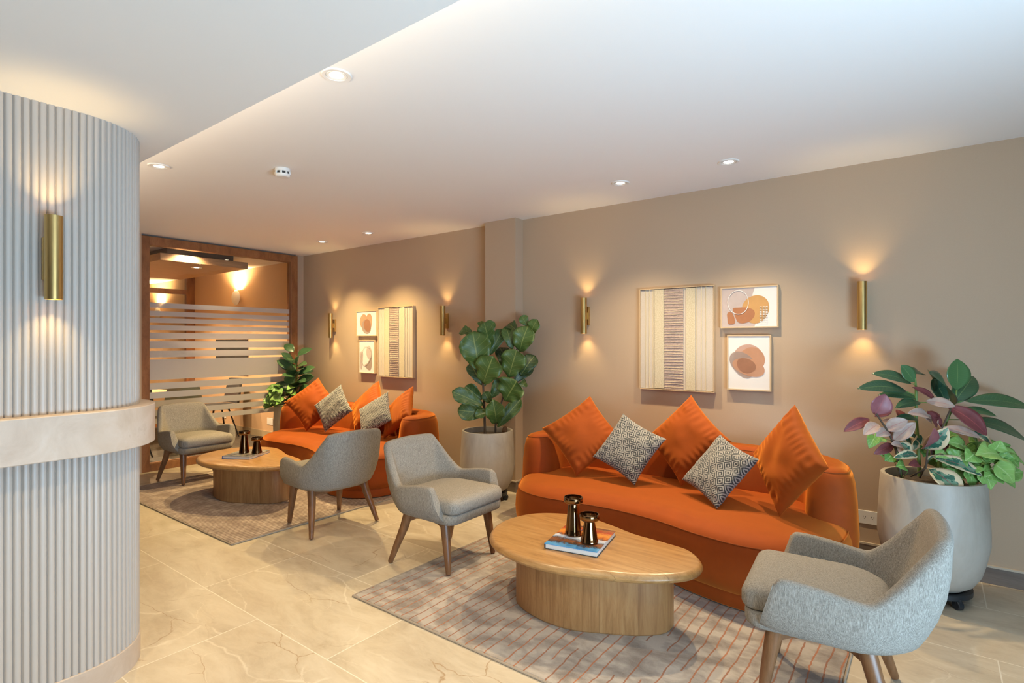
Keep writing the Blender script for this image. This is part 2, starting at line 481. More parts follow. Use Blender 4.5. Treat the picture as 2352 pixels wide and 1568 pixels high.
# shopfront window wall at the right-hand end (outside the frame)
bm = bmesh.new()
box(bm, 1.7, 1.82, 1.95, WY, 0, CZ)
box(bm, 1.7, 1.82, -3.1, -.9, 0, CZ)
box(bm, 1.7, 1.82, -.9, 1.95, 2.42, CZ)
box(bm, 1.7, 1.82, -.9, 1.95, 0, .12)
struct('wall_front', bm, DARKW)
bm = bmesh.new()
for y in (-.9, .5, 1.91): box(bm, 1.73, 1.79, y, y + .04, .12, 2.42)
struct('window_2', bm, plain('window_metal', (.1, .1, .1), .4))
# wall either side of the glazed partition
struct('wall_left', newbox(-7.06, -6.94, -3.1, 2.37, 0, CZ), WALL)
struct('wall_return', newbox(-7.06, -7.0, 4.262, WY, 0, CZ), WALL)

# fluted wall with rounded end
def fluted(z0, z1):
    base = []
    x, r, cy = -2.745, .30, .715
    cx = x - r
    L1 = cy + 2.9
    total = 2 * L1 + PI * r
    pitch = .0253
    nfl = int(total / pitch)
    def at(s):
        if s < L1: return Vector((x, -2.9 + s)), Vector((1, 0))
        if s < L1 + PI * r:
            a = (s - L1) / r
            return Vector((cx + r * math.cos(a), cy + r * math.sin(a))), Vector((math.cos(a), math.sin(a)))
        return Vector((x - 2 * r, cy - (s - L1 - PI * r))), Vector((-1, 0))
    out = []
    for i in range(nfl):
        for k in range(6):
            t = k / 6
            p, n = at((i + t) * pitch)
            h = math.sqrt(max(0, 1 - (2 * t - 1) ** 2)) * .011
            out.append(p + n * (h - .011))
    rings = [[Vector((p.x, p.y, z)) for p in out] for z in (z0, z1)]
    bm = bmesh.new(); loft(bm, rings)
    return bm
def stadium(off, y0=-2.9, r=.30, x=-2.745, cy=.715):
    R = r + off; cx = x - r
    out = [(cx + R, y0)]
    for k in range(33):
        a = PI * k / 32
        out.append((cx + R * math.cos(a), cy + R * math.sin(a)))
    out.append((cx - R, y0))
    return out
o = struct('wall_fluted', fluted(.10, SZ), FLUTE, smooth=True)
bm = bmesh.new(); stack(bm, stadium(.062), [(.992, .003), (.995, 0), (1.163, 0), (1.166, .003)])
struct('trim_3', bm, STONE, smooth=True)
bm = bmesh.new(); stack(bm, stadium(.004), [(0, 0), (.105, 0), (.108, .004)])
struct('baseboard_left', bm, STONE, smooth=True)

# ------------------------------------------------------------------ meeting room behind the glass
w1 = bpy.data.objects.new('window_1', None); link(w1); w1['kind'] = 'structure'; w1.location = (PX, 3.3, 0)
def wpart(name, bm, mat):
    for v in bm.verts: v.co -= Vector((PX, 3.3, 0))
    return obj(name, bm, mat, w1, False)
Y0, Y1 = 2.37, 4.262
bm = bmesh.new()
box(bm, PX - .05, PX + .05, Y0, Y0 + .085, 0, CZ - .02, .004)
box(bm, PX - .05, PX + .05, Y1 - .10, Y1, 0, CZ - .02, .004)
box(bm, PX - .05, PX + .05, Y0 + .085, Y1 - .10, CZ - .115, CZ - .02, .004)
box(bm, PX - .05, PX + .05, Y0 + .085, Y1 - .10, 0, .085, .004)
wpart('window_frame', bm, FRAMEWOOD)
wpart('glass_pane', newbox(PX - .004, PX + .004, Y0 + .085, Y1 - .10, .085, CZ - .115), GLASS)
for z1, z0 in ((1.895, 1.837), (1.80, 1.745), (1.722, 1.668), (1.64, 1.585), (1.555, 1.485), (1.458, 1.378), (1.348, 1.275), (1.25, 1.02), (.985, .912), (.88, .81), (.782, .707), (.675, .612), (.58, .52)):
    wpart('frosted_band', newbox(PX + .0045, PX + .0055, Y0 + .0855, Y1 - .1005, z0, z1), FROST)
RZ = 2.60
struct('wall_meeting_room', newbox(-14.2, -7.06, WY, WY + .12, 0, CZ), MWALL)
bm = bmesh.new(); box(bm, -14.2, -7.06, -.6, 4.5, RZ, RZ + .1)
struct('trim_4', bm, plain('meeting_ceiling_paint', (.72, .66, .56), .85))
struct('wall_meeting_side', newbox(-14.2, -7.06, -.62, -.5, 0, CZ), MWALL)
struct('wall_meeting_back', newbox(-14.3, -14.2, -.6, 4.5, 0, CZ), MWALL)
def m_carpet():
    b = NB('grey_meeting_floor'); tc = b.coord()
    br = b.n('TexBrick'); b.t.links.new(tc, br.inputs[0]); br.inputs['Scale'].default_value = 1
    br.inputs['Brick Width'].default_value = .9; br.inputs['Row Height'].default_value = .15; br.inputs['Mortar Size'].default_value = .004
    br.inputs['Color1'].default_value = (.055, .048, .038, 1); br.inputs['Color2'].default_value = (.07, .062, .048, 1); br.inputs['Mortar'].default_value = (.16, .14, .10, 1)
    return b.pbr(br.outputs[0], .5)
struct('trim_5', newbox(-14.2, -7.06, -.5, WY, .0, .012), m_carpet())
struct('baseboard_meeting', newbox(-14.2, -7.06, WY - .012, WY, .012, .11), plain('meeting_baseboard', (.42, .33, .21), .5))
# second glazed partition
w3 = bpy.data.objects.new('window_3', None); link(w3); w3['kind'] = 'structure'; w3.location = (-10.43, 3, 0)
bm = bmesh.new()
for b_ in ((-.04, .04, 1.24, WY - 3, .012, RZ), (-.04, .04, -3.4, 1.24, 2.28, 2.36), (-.04, .04, -3.4, 1.24, .012, .1), (-.04, .04, -1.2, -1.1, .1, 2.28)): box(bm, *b_)
obj('window_frame', bm, FRAMEWOOD, w3, False)
obj('glass_pane', newbox(-.004, .004, -1.1, 1.24, .1, 2.28), GLASS, w3, False)
# timber ceiling panel
t = thing('ceiling_panel', 'flat timber ceiling panel hung above the meeting room', 'ceiling panel', (-8.3, 3.2, 2.42))
obj('timber_panel', newbox(-1.05, 1.05, -.53, .52, 0, .085, .003), PANELWOOD, t, False)
obj('hanger', newbox(-.9, .9, -.4, .4, .085, RZ - 2.42), SLOT, t, False)

# ------------------------------------------------------------------ lamps
def spot(loc, d, power, angle, blend, color, parent=None, rad=.02, name='lamp_glow'):
    l = bpy.data.lights.new(name, 'SPOT'); l.energy = power; l.spot_size = angle; l.spot_blend = blend; l.color = color; l.shadow_soft_size = rad
    o = bpy.data.objects.new(name, l); link(o, parent)
    o.location = loc; o.rotation_euler = Vector(d).to_track_quat('-Z', 'Y').to_euler()
    return o
def downlight_proto(name='recessed_downlight'):
    t = thing(name, '', 'ceiling light')
    bm = bmesh.new(); lathe(bm, [(.047, -.0005), (.049, -.006), (.064, -.007), (.067, -.003), (.067, 0), (.047, -.0005)], 40)
    obj('trim_ring', bm, WHITEP, t)
    bm = bmesh.new(); lathe(bm, [(.047, -.001), (.044, -.0055), (.032, -.003), (.031, -.001), (.047, -.001)], 40)
    obj('gimbal_ring', bm, WHITEP, t)
    bm = bmesh.new(); lathe(bm, [(.0305, -.0015), (.015, -.0035), (.001, -.0035)], 32, False, True)
    obj('lens', bm, LAMP, t)
    return t
DL = downlight_proto()
spots = [(-2.129, 1.496, 'large recessed downlight by the soffit edge, biggest in view', 1.0),
         (-4.196, 1.537, 'recessed downlight beside the fluted column top', 1.0),
         (-1.87, 3.81, 'recessed downlight over the right art group, left of its pair', 1.0),
         (-1.077, 3.80, 'recessed downlight over the right art group, right of its pair', 1.0),
         (-5.812, 3.884, 'small far downlight nearest the glazed partition', 1.0),
         (-4.943, 3.881, 'small far downlight over the far sofa, right of its pair', 1.0)]
first = True
for x, y, lab, k in spots:
    t = DL if first else copy_tree(DL)
    first = False
    t.location = (x, y, CZ); t['label'] = lab; t['group'] = 'recessed ceiling downlights'
for x, y, lab, k in spots:
    spot((x, y, CZ - .03), (0, -.16 if y > 2 else 0, -1), DOWN_W * k * (2.0 if x < -4.5 else .5 if x < -4 else 1.15 if y > 2 else .62), math.radians(84 if y < 2 else 112), .75 if y < 2 else 1.0, (1, .76, .37) if x < -4 else WARM, None, .03, 'downlight_beam')
# unseen downlights added behind the camera to warm the fluted wall and floor
for x, y in ((-1.9, -.25), (-.9, .3)):
    t = copy_tree(DL); t.location = (x, y, SZ); t['label'] = 'added unseen downlight in the lower soffit'; t['group'] = 'added soffit downlights'
    spot((x, y, SZ - .03), (0, 0, -1), 66, math.radians(120), .8, WARM, None, .03, 'downlight_beam')
for x, y, z, w, lab in ((-7.15, 2.97, RZ, 90, 'bright downlight behind the glass over the timber panel'), (-7.62, 3.23, 2.42, 60, 'small downlight set in the timber ceiling panel')):
    t = copy_tree(DL); t.location = (x, y, z); t['label'] = lab; t['group'] = 'meeting room downlights'
    spot((x, y, z - .03), (0, 0, -1), w, math.radians(140), .6, WARM, None, .03, 'downlight_beam')
for x, y in ((-9.2, 1.6), (-8.2, 3.3), (-9.4, 3.3), (-12.3, 3.0), (-12.0, 1.2)):  # beams without fixtures, brightening the rooms behind the glass
    spot((x, y, 2.40 if y < 3.5 and x > -9.5 and y > 3 else RZ - .03), (0, 0, -1), 260, math.radians(130), .6, (1, .70, .42), None, .03, 'downlight_beam')

# warm strip tucked behind the soffit lip, washing the main ceiling
cv = area('soffit_cove_strip', (-2.6, 1.135, 2.43), (-2.6, 1.75, 2.65), 6.5, .03, 15, (1, .80, .56))
def sconce_proto():
    t = thing('wall_sconce', '', 'wall light')
    bm = bmesh.new()
    ro, ri, H = .029, .026, .16
    lathe(bm, [(ro, -H), (ro, H), (ri, H), (ri, .10), (.001, .10)], 32, False, True)
    lathe(bm, [(ri, -.10), (ri, -H), (ro, -H)], 32)
    bm2 = bm
    lathe(bm2, [(.001, -.10), (ri, -.10)], 32)
    bmesh.ops.remove_doubles(bm2, verts=bm2.verts, dist=1e-5)
    obj('tube_shade', bm2, BRASS, t)
    bm = bmesh.new(); box(bm, -.022, .022, .052, .074, -.082, .082, .003); box(bm, -.012, .012, .026, .054, -.03, .03)
    obj('wall_bracket', bm, BRASS, t, False)
    for s in (1, -1):
        bm = bmesh.new(); lathe(bm, [(.020, s * .104), (.018, s * .112), (.001, s * .114)], 20, False, True)
        obj('bulb', bm, BULB, t)
    return t
SCN = sconce_proto()
SCL = [(-2.472, WY - .074, 1.683, 0, 'brass tube wall sconce left of the right art group', .9),
       (-.366, WY - .074, 1.69, 0, 'brass tube wall sconce above the planter, right of the art', .9),
       (-6.261, WY - .074, 1.664, 0, 'brass tube wall sconce nearest the glass partition', .9),
       (-4.219, WY - .074, 1.68, 0, 'brass tube wall sconce between far art and fig plant', .9),
       (-2.745 + .074, .618, 1.772, PI / 2, 'large brass tube wall sconce on the fluted wall', .8)]
first = True
for x, y, z, rz, lab, pw in SCL:
    t = SCN if first else copy_tree(SCN)
    first = False
    t.location = (x, y, z); t.rotation_euler = (0, 0, rz); t['label'] = lab; t['group'] = 'brass tube sconces'
for x, y, z, rz, lab, pw in SCL:
    for s in (1, -1):
        spot((x, y, z + s * .118), (0, 0, s), pw * 6.5, math.radians(115), .6, (1, .70, .28), None, .012, 'sconce_beam')
# disc uplights in the meeting rooms
def disc(x, z, lab, w):
    t = thing('disc_sconce', lab, 'wall light', (x, WY - .05, z), 0, 'disc uplighters behind the glass')
    bm = bmesh.new()
    M = Matrix.Rotation(PI / 2, 4, 'X')
    lathe(bm, [(.001, .045), (.06, .042), (.10, .03), (.118, .012), (.118, .004), (.10, .012), (.06, .024), (.001, .028)], 32, mat=M)
    for v in bm.verts: v.co.y *= 1
    obj('disc_shade', bm, WHITEP, t)
    obj('bracket', newbox(-.015, .015, -.028, .05, -.03, .03), WHITEP, t, False)
    spot((x, WY - .10, z + .13), (0, .35, 1), w, math.radians(150), .8, (1, .70, .36), None, .05, 'uplight_beam')
disc(-8.8, 2.155, 'white disc wall light glowing upward in the meeting room', 150)
disc(-11.85, 2.0, 'small disc wall light in the farther glazed room', 170)

# smoke detector
t = thing('smoke_detector', 'white round smoke detector on the ceiling', 'smoke detector', (-3.586, 2.084, CZ))
bm = bmesh.new(); lathe(bm, [(.001, 0), (.05, 0), (.052, -.012), (.05, -.02), (.046, -.022), (.001, -.022)], 32)
obj('mount', bm, WHITEP, t)
bm = bmesh.new(); lathe(bm, [(.044, -.022), (.044, -.04), (.001, -.04)], 32)
obj('vent_band', bm, SLOT, t)
bm = bmesh.new(); lathe(bm, [(.001, -.04), (.05, -.038), (.048, -.05), (.038, -.058), (.001, -.06)], 32)
for i in range(8):
    a = i * PI / 4
    c = Vector((math.cos(a), math.sin(a), 0)) * .045
    box(bm, c.x - .006, c.x + .006, c.y - .006, c.y + .006, -.04, -.02)
obj('cover', bm, WHITEP, t)

# ------------------------------------------------------------------ outlets
def outlet(x, z, w, h, lab, slots=True):
    t = thing('wall_outlet', lab, 'outlet', (x, WY, z))
    obj('cover_plate', newbox(-w / 2, w / 2, -.008, 0, -h / 2, h / 2, .002), WHITEP, t, False)
    if slots:
        for sx in (-.023, .023):
            bm = bmesh.new()
            box(bm, sx - .008, sx - .0055, -.0088, -.0078, -.001, .009); box(bm, sx + .0055, sx + .008, -.0088, -.0078, -.001, .009)
            lathe(bm, [(.0025, 0), (.0025, .0008)], 10, True, True, Matrix.Rotation(PI / 2, 4, 'X'), (sx, -.0079, -.008))
            obj('socket_slots', bm, SLOT, t, False)
    else:
        obj('socket_insert', newbox(-w * .3, w * .3, -.0095, -.008, -h * .3, h * .3), WHITEP, t, False)
    return t
outlet(-.335, .277, .115, .088, 'white double outlet on the wall right of the near sofa')
outlet(-7.875, .262, .16, .10, 'white outlet cover on meeting room wall beside the far sofa', False)
outlet(-9.31, .24, .13, .09, 'white outlet cover on meeting room wall behind the far chair', False)

# ------------------------------------------------------------------ wall art
CANVAS = plain('art_paper', (.72, .69, .655), .8)
LINEN = NB('natural_linen'); LINEN = LINEN.pbr(LINEN.ramp(LINEN.noise(LINEN.coord(), 300, 3), [(.3, (.48, .41, .335)), (.7, (.585, .52, .44))]), .9)
CORD = plain('cream_cord', (.66, .555, .36), .85)
FELT = NB('cream_felt'); FELT = FELT.pbr(FELT.ramp(FELT.noise(FELT.coord(), 120, 4), [(.3, (.47, .395, .26)), (.7, (.62, .545, .395))]), .95)
WEAVE = NB('mauve_weave'); WEAVE = WEAVE.pbr(WEAVE.ramp(WEAVE.noise(WEAVE.coord(scale=(1, 1, 4)), 90, 4), [(.3, (.26, .185, .155)), (.7, (.48, .37, .325))]), .95)
FR = plain('pale_oak_frame', (.56, .41, .25), .5)
def alpha_paint(name, c, a):
    b = NB(name)
    n = b.noise(b.coord(), 14, 4, .6)
    d = b.n('BsdfDiffuse'); b.set(d.inputs[0], b.mix(n, tuple(x * .85 for x in c), tuple(min(1, x * 1.12) for x in c)))
    t = b.n('BsdfTransparent'); mx = b.n('MixShader'); mx.inputs[0].default_value = a
    b.t.links.new(t.outputs[0], mx.inputs[1]); b.t.links.new(d.outputs[0], mx.inputs[2]); b.t.links.new(mx.outputs[0], b.out.inputs[0])
    return b.m
P_BEIGE = alpha_paint('wash_blush', (.66, .42, .32), .5)
P_PINK = alpha_paint('wash_peach', (.66, .36, .22), .55)
P_BROWN = alpha_paint('wash_brown', (.42, .21, .13), .62)
P_GREY = alpha_paint('wash_mauve', (.46, .35, .30), .5)
P_OCHRE = alpha_paint('paint_ochre', (.56, .32, .13), .95)
P_TERRA = alpha_paint('paint_terracotta', (.42, .19, .10), .93)
P_LILAC = alpha_paint('wash_lilac', (.66, .55, .52), .45)
P_WHITE = plain('paint_white', (.74, .72, .69), .8)
P_LINE = plain('paint_grey_line', (.42, .36, .29), .8)
def textile(xc, zc, lab):
    W_, H_ = .617, .834
    t = thing('textile_panel', lab, 'wall art', (xc, WY, zc), 0, 'framed woven textile panels')
    bm = bmesh.new()
    hw, hh = W_ / 2, H_ / 2
    for b_ in ((-hw, -hw + .006, -hh, hh), (hw - .006, hw, -hh, hh)): box(bm, b_[0], b_[1], -.045, 0, b_[2], b_[3])
    for b_ in ((-hh, -hh + .006), (hh - .006, hh)): box(bm, -hw + .006, hw - .006, -.045, 0, b_[0], b_[1])
    obj('frame', bm, FR, t, False)
    obj('linen_panel', newbox(-hw + .008, hw - .008, -.034, -.004, -hh + .010, hh - .010), LINEN, t, False)
    def X(f): return -hw + f * W_
    bm = bmesh.new(); box(bm, X(.21), X(.335), -.041, -.034, -hh + .012, hh - .008, .002)
    obj('felt_strip', bm, FELT, t, False)
    bm = bmesh.new(); box(bm, X(.635), X(.755), -.041, -.034, -hh + .008, hh - .012, .002)
    obj('felt_strip', bm, FELT, t, False)
    bm = bmesh.new(); box(bm, X(.345), X(.60), -.039, -.034, -hh + .008, hh - .010, .002)
    obj('woven_strip', bm, WEAVE, t, False)
    bm = bmesh.new()
    n = 36
    rr = random.Random(3)
    for i in range(n):
        z = -hh + .03 + (H_ - .05) * i / (n - 1) + rr.uniform(-.004, .004)
        tube(bm, [(X(.335), -.040, z), (X(.47), -.0415, z + rr.uniform(-.003, .003)), (X(.605), -.040, z + rr.uniform(-.002, .002))], .0016, 5)
    obj('cross_thread', bm, CORD, t)
    for f in (.085, .135, .185, .20, .775, .835, .89):
        bm = bmesh.new(); tube(bm, [(X(f), -.0365, -hh + .012), (X(f), -.0365, hh - .006)], .0024, 6)
        obj('cord', bm, CORD, t)
    return t
textile(-1.643, 1.474, 'large woven textile panel above the near sofa')
textile(-5.035, 1.450, 'woven textile panel above the far sofa')
def blob(cx, cz, rx, rz, rot=0, wob=.06, seed=0, n=40, pts=None):
    if pts is not None:
        return [(p.x, p.y) for p in catmull([(a, b, 0) for a, b in pts], 8)]
    rr = random.Random(seed); ph = [rr.uniform(0, 6.28) for _ in range(3)]
    out = []
    for i in range(n):
        a = 2 * PI * i / n
        k = 1 + wob * math.sin(2 * a + ph[0]) + wob * .6 * math.sin(3 * a + ph[1])
        x, z = rx * k * math.cos(a), rz * k * math.sin(a)
        out.append((cx + x * math.cos(rot) - z * math.sin(rot), cz + x * math.sin(rot) + z * math.cos(rot)))
    return out
def flat(pts, y, th=.0004):
    bm = bmesh.new()
    loft(bm, [[Vector((x, yy, z)) for x, z in pts] for yy in (y, y - th)])
    return bm
def picture(xc, zc, W_, H_, lab, shapes, depth=.035):
    t = thing('framed_print', lab, 'wall art', (xc, WY, zc), 0, 'small framed prints')
    hw, hh, f = W_ / 2, H_ / 2, .009
    bm = bmesh.new()
    box(bm, -hw, -hw + f, -depth, 0, -hh, hh); box(bm, hw - f, hw, -depth, 0, -hh, hh)
    box(bm, -hw + f, hw - f, -depth, 0, -hh, -hh + f); box(bm, -hw + f, hw - f, -depth, 0, hh - f, hh)
    obj('frame', bm, FR, t, False)
    y = -depth + .006
    obj('paper', newbox(-hw + f, hw - f, y, -.004, -hh + f, hh - f), CANVAS, t, False)
    for i, (pts, m, nm) in enumerate(shapes):
        # fractions of the picture: 0..1 from left and bottom
        pp = [(-hw + a * W_, -hh + b * H_) for a, b in pts]
        obj(nm, flat(pp, y - .0004 - .0007 * i), m, t, False)
    return t, y
def ring_pts(pts, w):
    return pts
def line_mesh(pts, y, w, W_, H_, closed=True):
    q = [(-W_ / 2 + a * W_, -H_ / 2 + b * H_) for a, b in pts]
    a = inset2(ccw(q), w / 2); b = inset2(ccw(q), -w / 2)
    bm = bmesh.new(); n = len(q)
    for yy in (y,):
        va = [bm.verts.new((x, yy, z)) for x, z in a]; vb = [bm.verts.new((x, yy, z)) for x, z in b]
        va2 = [bm.verts.new((x, yy - .0006, z)) for x, z in a]; vb2 = [bm.verts.new((x, yy - .0006, z)) for x, z in b]
        for i in range(n):
            j = (i + 1) % n
            for q4 in ((va[i], va[j], vb[j], vb[i]), (va2[i], vb2[i], vb2[j], va2[j]), (va[i], va2[i], va2[j], va[j]), (vb[i], vb[j], vb2[j], vb2[i])):
                bm.faces.new(q4)
    return bm
# landscape print, right group (fractions measured in the photograph)
t, y = picture(-1.087, 1.710, .410, .310, 'landscape print of ochre and terracotta shapes, right group', [
    ([(.025, .035), (.60, .035), (.64, .2), (.655, .36), (.62, .5), (.57, .66), (.56, .78), (.60, .965), (.025, .965)], P_LILAC, 'painted_shape'),
    (blob(.615, .445, .235, .335, 0, .03, 2), P_OCHRE, 'painted_shape'),
    (blob(0, 0, 0, 0, pts=[(.225, .44), (.23, .49), (.35, .495), (.48, .49), (.585, .42), (.60, .30), (.53, .17), (.40, .11), (.31, .15), (.26, .29)]), P_TERRA, 'painted_shape'),
    (blob(0, 0, 0, 0, pts=[(.125, .24), (.12, .35), (.17, .40), (.22, .35), (.255, .22), (.25, .11), (.18, .09), (.135, .12)]), P_TERRA, 'painted_shape')])
obj('painted_line', line_mesh(blob(.315, .625, .185, .285, 0, .02, 5), y - .0045, .0045, .410, .310), P_WHITE, t, False)
bm = bmesh.new()
for i in range(3):
    for j in range(11):
        x = -.205 + .41 * (.69 + .05 * i); z = -.155 + .31 * (.11 + .038 * j)
        box(bm, x, x + .013, y - .0050, y - .0044, z, z + .005)
obj('painted_dashes', bm, P_WHITE, t, False)
picture(-1.087, 1.294, .312, .416, 'portrait print of overlapping blush washes, right group', [
    (blob(.50, .61, .34, .22, 0, .05, 11), P_BEIGE, 'painted_shape'),
    (blob(.56, .56, .30, .22, .2, .05, 12), P_PINK, 'painted_shape'),
    (blob(.36, .47, .30, .22, -.5, .06, 13), P_GREY, 'painted_shape'),
    (blob(.50, .42, .36, .16, -.22, .05, 14), P_PINK, 'painted_shape'),
    (blob(.44, .45, .22, .13, -.3, .06, 15), P_BROWN, 'painted_shape')])
picture(-5.575, 1.679, .403, .312, 'print of overlapping peach and brown ovals, far group', [
    (blob(.38, .56, .19, .32, .2, .05, 21), P_PINK, 'painted_shape'),
    (blob(.62, .55, .15, .34, 0, .06, 22), P_PINK, 'painted_shape'),
    (blob(.50, .38, .24, .28, .3, .05, 23), P_GREY, 'painted_shape'),
    (blob(.54, .42, .17, .24, .1, .05, 24), P_BROWN, 'painted_shape')])
t, y = picture(-5.57, 1.270, .305, .413, 'print with a thin grey looped outline, far group', [
    (blob(0, 0, 0, 0, pts=[(.08, .60), (.26, .61), (.24, .30), (.18, .12), (.11, .14)]), P_LILAC, 'painted_shape'),
    (blob(0, 0, 0, 0, pts=[(.38, .24), (.55, .30), (.80, .50), (.82, .24), (.72, .10), (.55, .12)]), P_GREY, 'painted_shape'),
    (blob(.66, .62, .18, .20, .3, .06, 33), P_LILAC, 'painted_shape')])
obj('painted_line', line_mesh(blob(0, 0, 0, 0, pts=[(.45, .80), (.28, .70), (.16, .52), (.18, .36), (.34, .23), (.55, .27), (.72, .42), (.82, .58), (.72, .72)]), y - .004, .0035, .305, .413), P_LINE, t, False)

# ------------------------------------------------------------------ rugs
def rug(x0, x1, y0, y1, mat, lab):
    t = thing('area_rug', lab, 'rug', ((x0 + x1) / 2, (y0 + y1) / 2, 0))
    a, b = (x1 - x0) / 2, (y1 - y0) / 2
    bm = bmesh.new(); stack(bm, roundrect(-a + .012, a - .012, -b + .012, b - .012, .006, 2), [(0, 0), (.008, 0), (.0102, .003)])
    obj('pile', bm, mat, t, False)
    bm = bmesh.new()
    pts = [(-a + .006, -b + .006, .0055), (a - .006, -b + .006, .0055), (a - .006, b - .006, .0055), (-a + .006, b - .006, .0055)]
    for i in range(4): tube(bm, [pts[i], pts[(i + 1) % 4]], .0055, 8)
    obj('bound_edge', bm, RUGEDGE, t)
    return t
rug(-2.63, -.29, 1.945, 3.62, RUG_R, 'taupe rug with thin rust lines under the near table')
rug(-6.32, -3.965, 1.915, 3.59, RUG_L, 'brown ribbed rug under the far table')

# ------------------------------------------------------------------ sofas
def make_sofa():
    t = thing('curved_sofa', '', 'sofa', (-1.48, 3.7, 0), 0, 'rust velvet curved sofas')
    O = Vector((-1.48, 3.7, 0))
    seat = catmull([(x, y, 0) for x, y in [(-2.54, 3.40), (-2.46, 3.28), (-2.33, 3.195), (-2.16, 3.160), (-1.96, 3.178), (-1.65, 3.205), (-1.34, 3.165), (-1.06, 3.075), (-.80, 3.035), (-.58, 3.09), (-.42, 3.24), (-.36, 3.45), (-.36, 3.75), (-.42, 4.02), (-.60, 4.18), (-.9, 4.25), (-1.5, 4.26), (-2.05, 4.25), (-2.38, 4.18), (-2.58, 4.0), (-2.64, 3.75), (-2.615, 3.55)]], 7)
    seat = [p - O for p in seat]
    bm = bmesh.new()
    stack(bm, seat, [(.095, .050), (.11, .030), (.16, .008), (.23, 0), (.31, .006), (.365, .024), (.372, .030), (.388, .045), (.402, .07), (.411, .10), (.419, .10, .93), (.424, .10, .82), (.427, .10, .6)])
    obj('seat', bm, VELVET, t)
    bm = bmesh.new()
    rp = inset2(ccw([(p.x, p.y) for p in seat]), .0235)
    pts = [(a, b, .3695) for a, b in rp]
    tube(bm, pts + [pts[0]], .0035, 6, False)
    obj('piping', bm, PIPE, t)
    bm = bmesh.new(); stack(bm, seat, [(.016, .055), (.02, .05), (.085, .045), (.098, .05)])
    obj('plinth', bm, VELVET, t)
    cl = catmull([(x, y, 0) for x, y in [(-2.535, 3.70), (-2.54, 3.88), (-2.48, 4.04), (-2.31, 4.135), (-2.0, 4.155), (-1.5, 4.16), (-1.0, 4.155), (-.72, 4.13), (-.56, 4.03), (-.49, 3.9), (-.478, 3.76)]], 7, False)
    hw = .142
    left, right = [], []
    for i, p in enumerate(cl):
        tg = (cl[min(i + 1, len(cl) - 1)] - cl[max(i - 1, 0)]).normalized()
        n = Vector((-tg.y, tg.x, 0))
        left.append(p + n * hw); right.append(p - n * hw)
    def cap(c, a, rev):
        out = []
        for k in range(1, 14):
            th = PI * k / 14
            out.append(c + Vector((math.cos(a + th * rev), math.sin(a + th * rev), 0)) * hw)
        return out
    tg0 = (cl[1] - cl[0]).normalized(); tg1 = (cl[-1] - cl[-2]).normalized()
    end = cap(cl[-1], math.atan2(tg1.x, -tg1.y), -1)
    start = cap(cl[0], math.atan2(-tg0.x, tg0.y), -1)
    path = [p - O for p in left + end + right[::-1] + start]
    bm = bmesh.new()
    stack(bm, path, [(.08, .02), (.10, .004), (.30, 0), (.50, .010), (.61, .022), (.66, .034), (.688, .05), (.705, .072), (.714, .10)])
    obj('curved_back', bm, VELVET, t)
    bm = bmesh.new()
    rp = inset2(ccw([(p.x, p.y) for p in path]), .0515)
    pts = [(a, b, .690) for a, b in rp]
    tube(bm, pts + [pts[0]], .003, 6, False)
    obj('back_piping', bm, PIPE, t)
    return t
sofa = make_sofa()
sofa['label'] = 'rust velvet curved sofa, the near one under the ochre print'
s2 = copy_tree(sofa)
s2.location.x -= 3.63
s2['label'] = 'rust velvet curved sofa, the far one by the glass partition'

# ------------------------------------------------------------------ cushions
def cushion_mesh(size, thick, seed, wr=1.0):
    bm = bmesh.new()
    uvl = bm.loops.layers.uv.new('UVMap')
    N = 44; h = size / 2
    V = {}
    for side in (1, -1):
        for i in range(N + 1):
            for j in range(N + 1):
                u, v = -1 + 2 * i / N, -1 + 2 * j / N
                edge = i in (0, N) or j in (0, N)
                if edge and side == -1: V[(side, i, j)] = V[(1, i, j)]; continue
                bow = .085
                x = h * u * (1 - bow * (1 - v * v) * (u * u)); y_ = h * v * (1 - bow * (1 - u * u) * (v * v))
                tt = thick * ((1 - u ** 2) * (1 - v ** 2)) ** .42
                # soft creases running in from the seams
                eu, ev = max(0, abs(u) - .5), max(0, abs(v) - .5)
                w = (math.sin(v * 31 + seed + 2 * math.sin(v * 5 + seed)) * eu * (1 - abs(u)) + math.sin(u * 29 + seed * 2 + 2 * math.sin(u * 4)) * ev * (1 - abs(v))) * .045 * wr
                w += mnoise.noise(Vector((u * 1.8 + seed, v * 1.8, side))) * .016 * wr * (1 - max(abs(u), abs(v)) ** 4)
                z = side * (tt + (w if not edge else 0))
                V[(side, i, j)] = bm.verts.new((x, y_, z))
    for side in (1, -1):
        for i in range(N):
            for j in range(N):
                ids = [(i, j), (i + 1, j), (i + 1, j + 1), (i, j + 1)]
                if side == -1: ids = ids[::-1]
                f = bm.faces.new([V[(side, a, b)] for a, b in ids])
                for lp, (a, b) in zip(f.loops, ids): lp[uvl].uv = (a / N, b / N)
    return bm
def cushion(name, size, thick, pos, yaw, tilt, roll, mat, lab, group, seed):
    n0 = Vector((math.sin(yaw), -math.cos(yaw), 0)); w0 = Vector((math.cos(yaw), math.sin(yaw), 0)); Z = Vector((0, 0, 1))
    n = n0 * math.cos(tilt) + Z * math.sin(tilt); u0 = -n0 * math.sin(tilt) + Z * math.cos(tilt)
    w = w0 * math.cos(roll) + u0 * math.sin(roll); u = -w0 * math.sin(roll) + u0 * math.cos(roll)
    # the square stands on its corner
    ax = (w + u).normalized(); ay = (u - w).normalized()
    M = Matrix((ax, ay, n)).transposed().to_4x4(); M.translation = Vector(pos)
    o = obj(name, cushion_mesh(size, thick, seed), mat, None, True, 80)
    o.matrix_world = M
    return tag(o, lab, 'cushion', group)
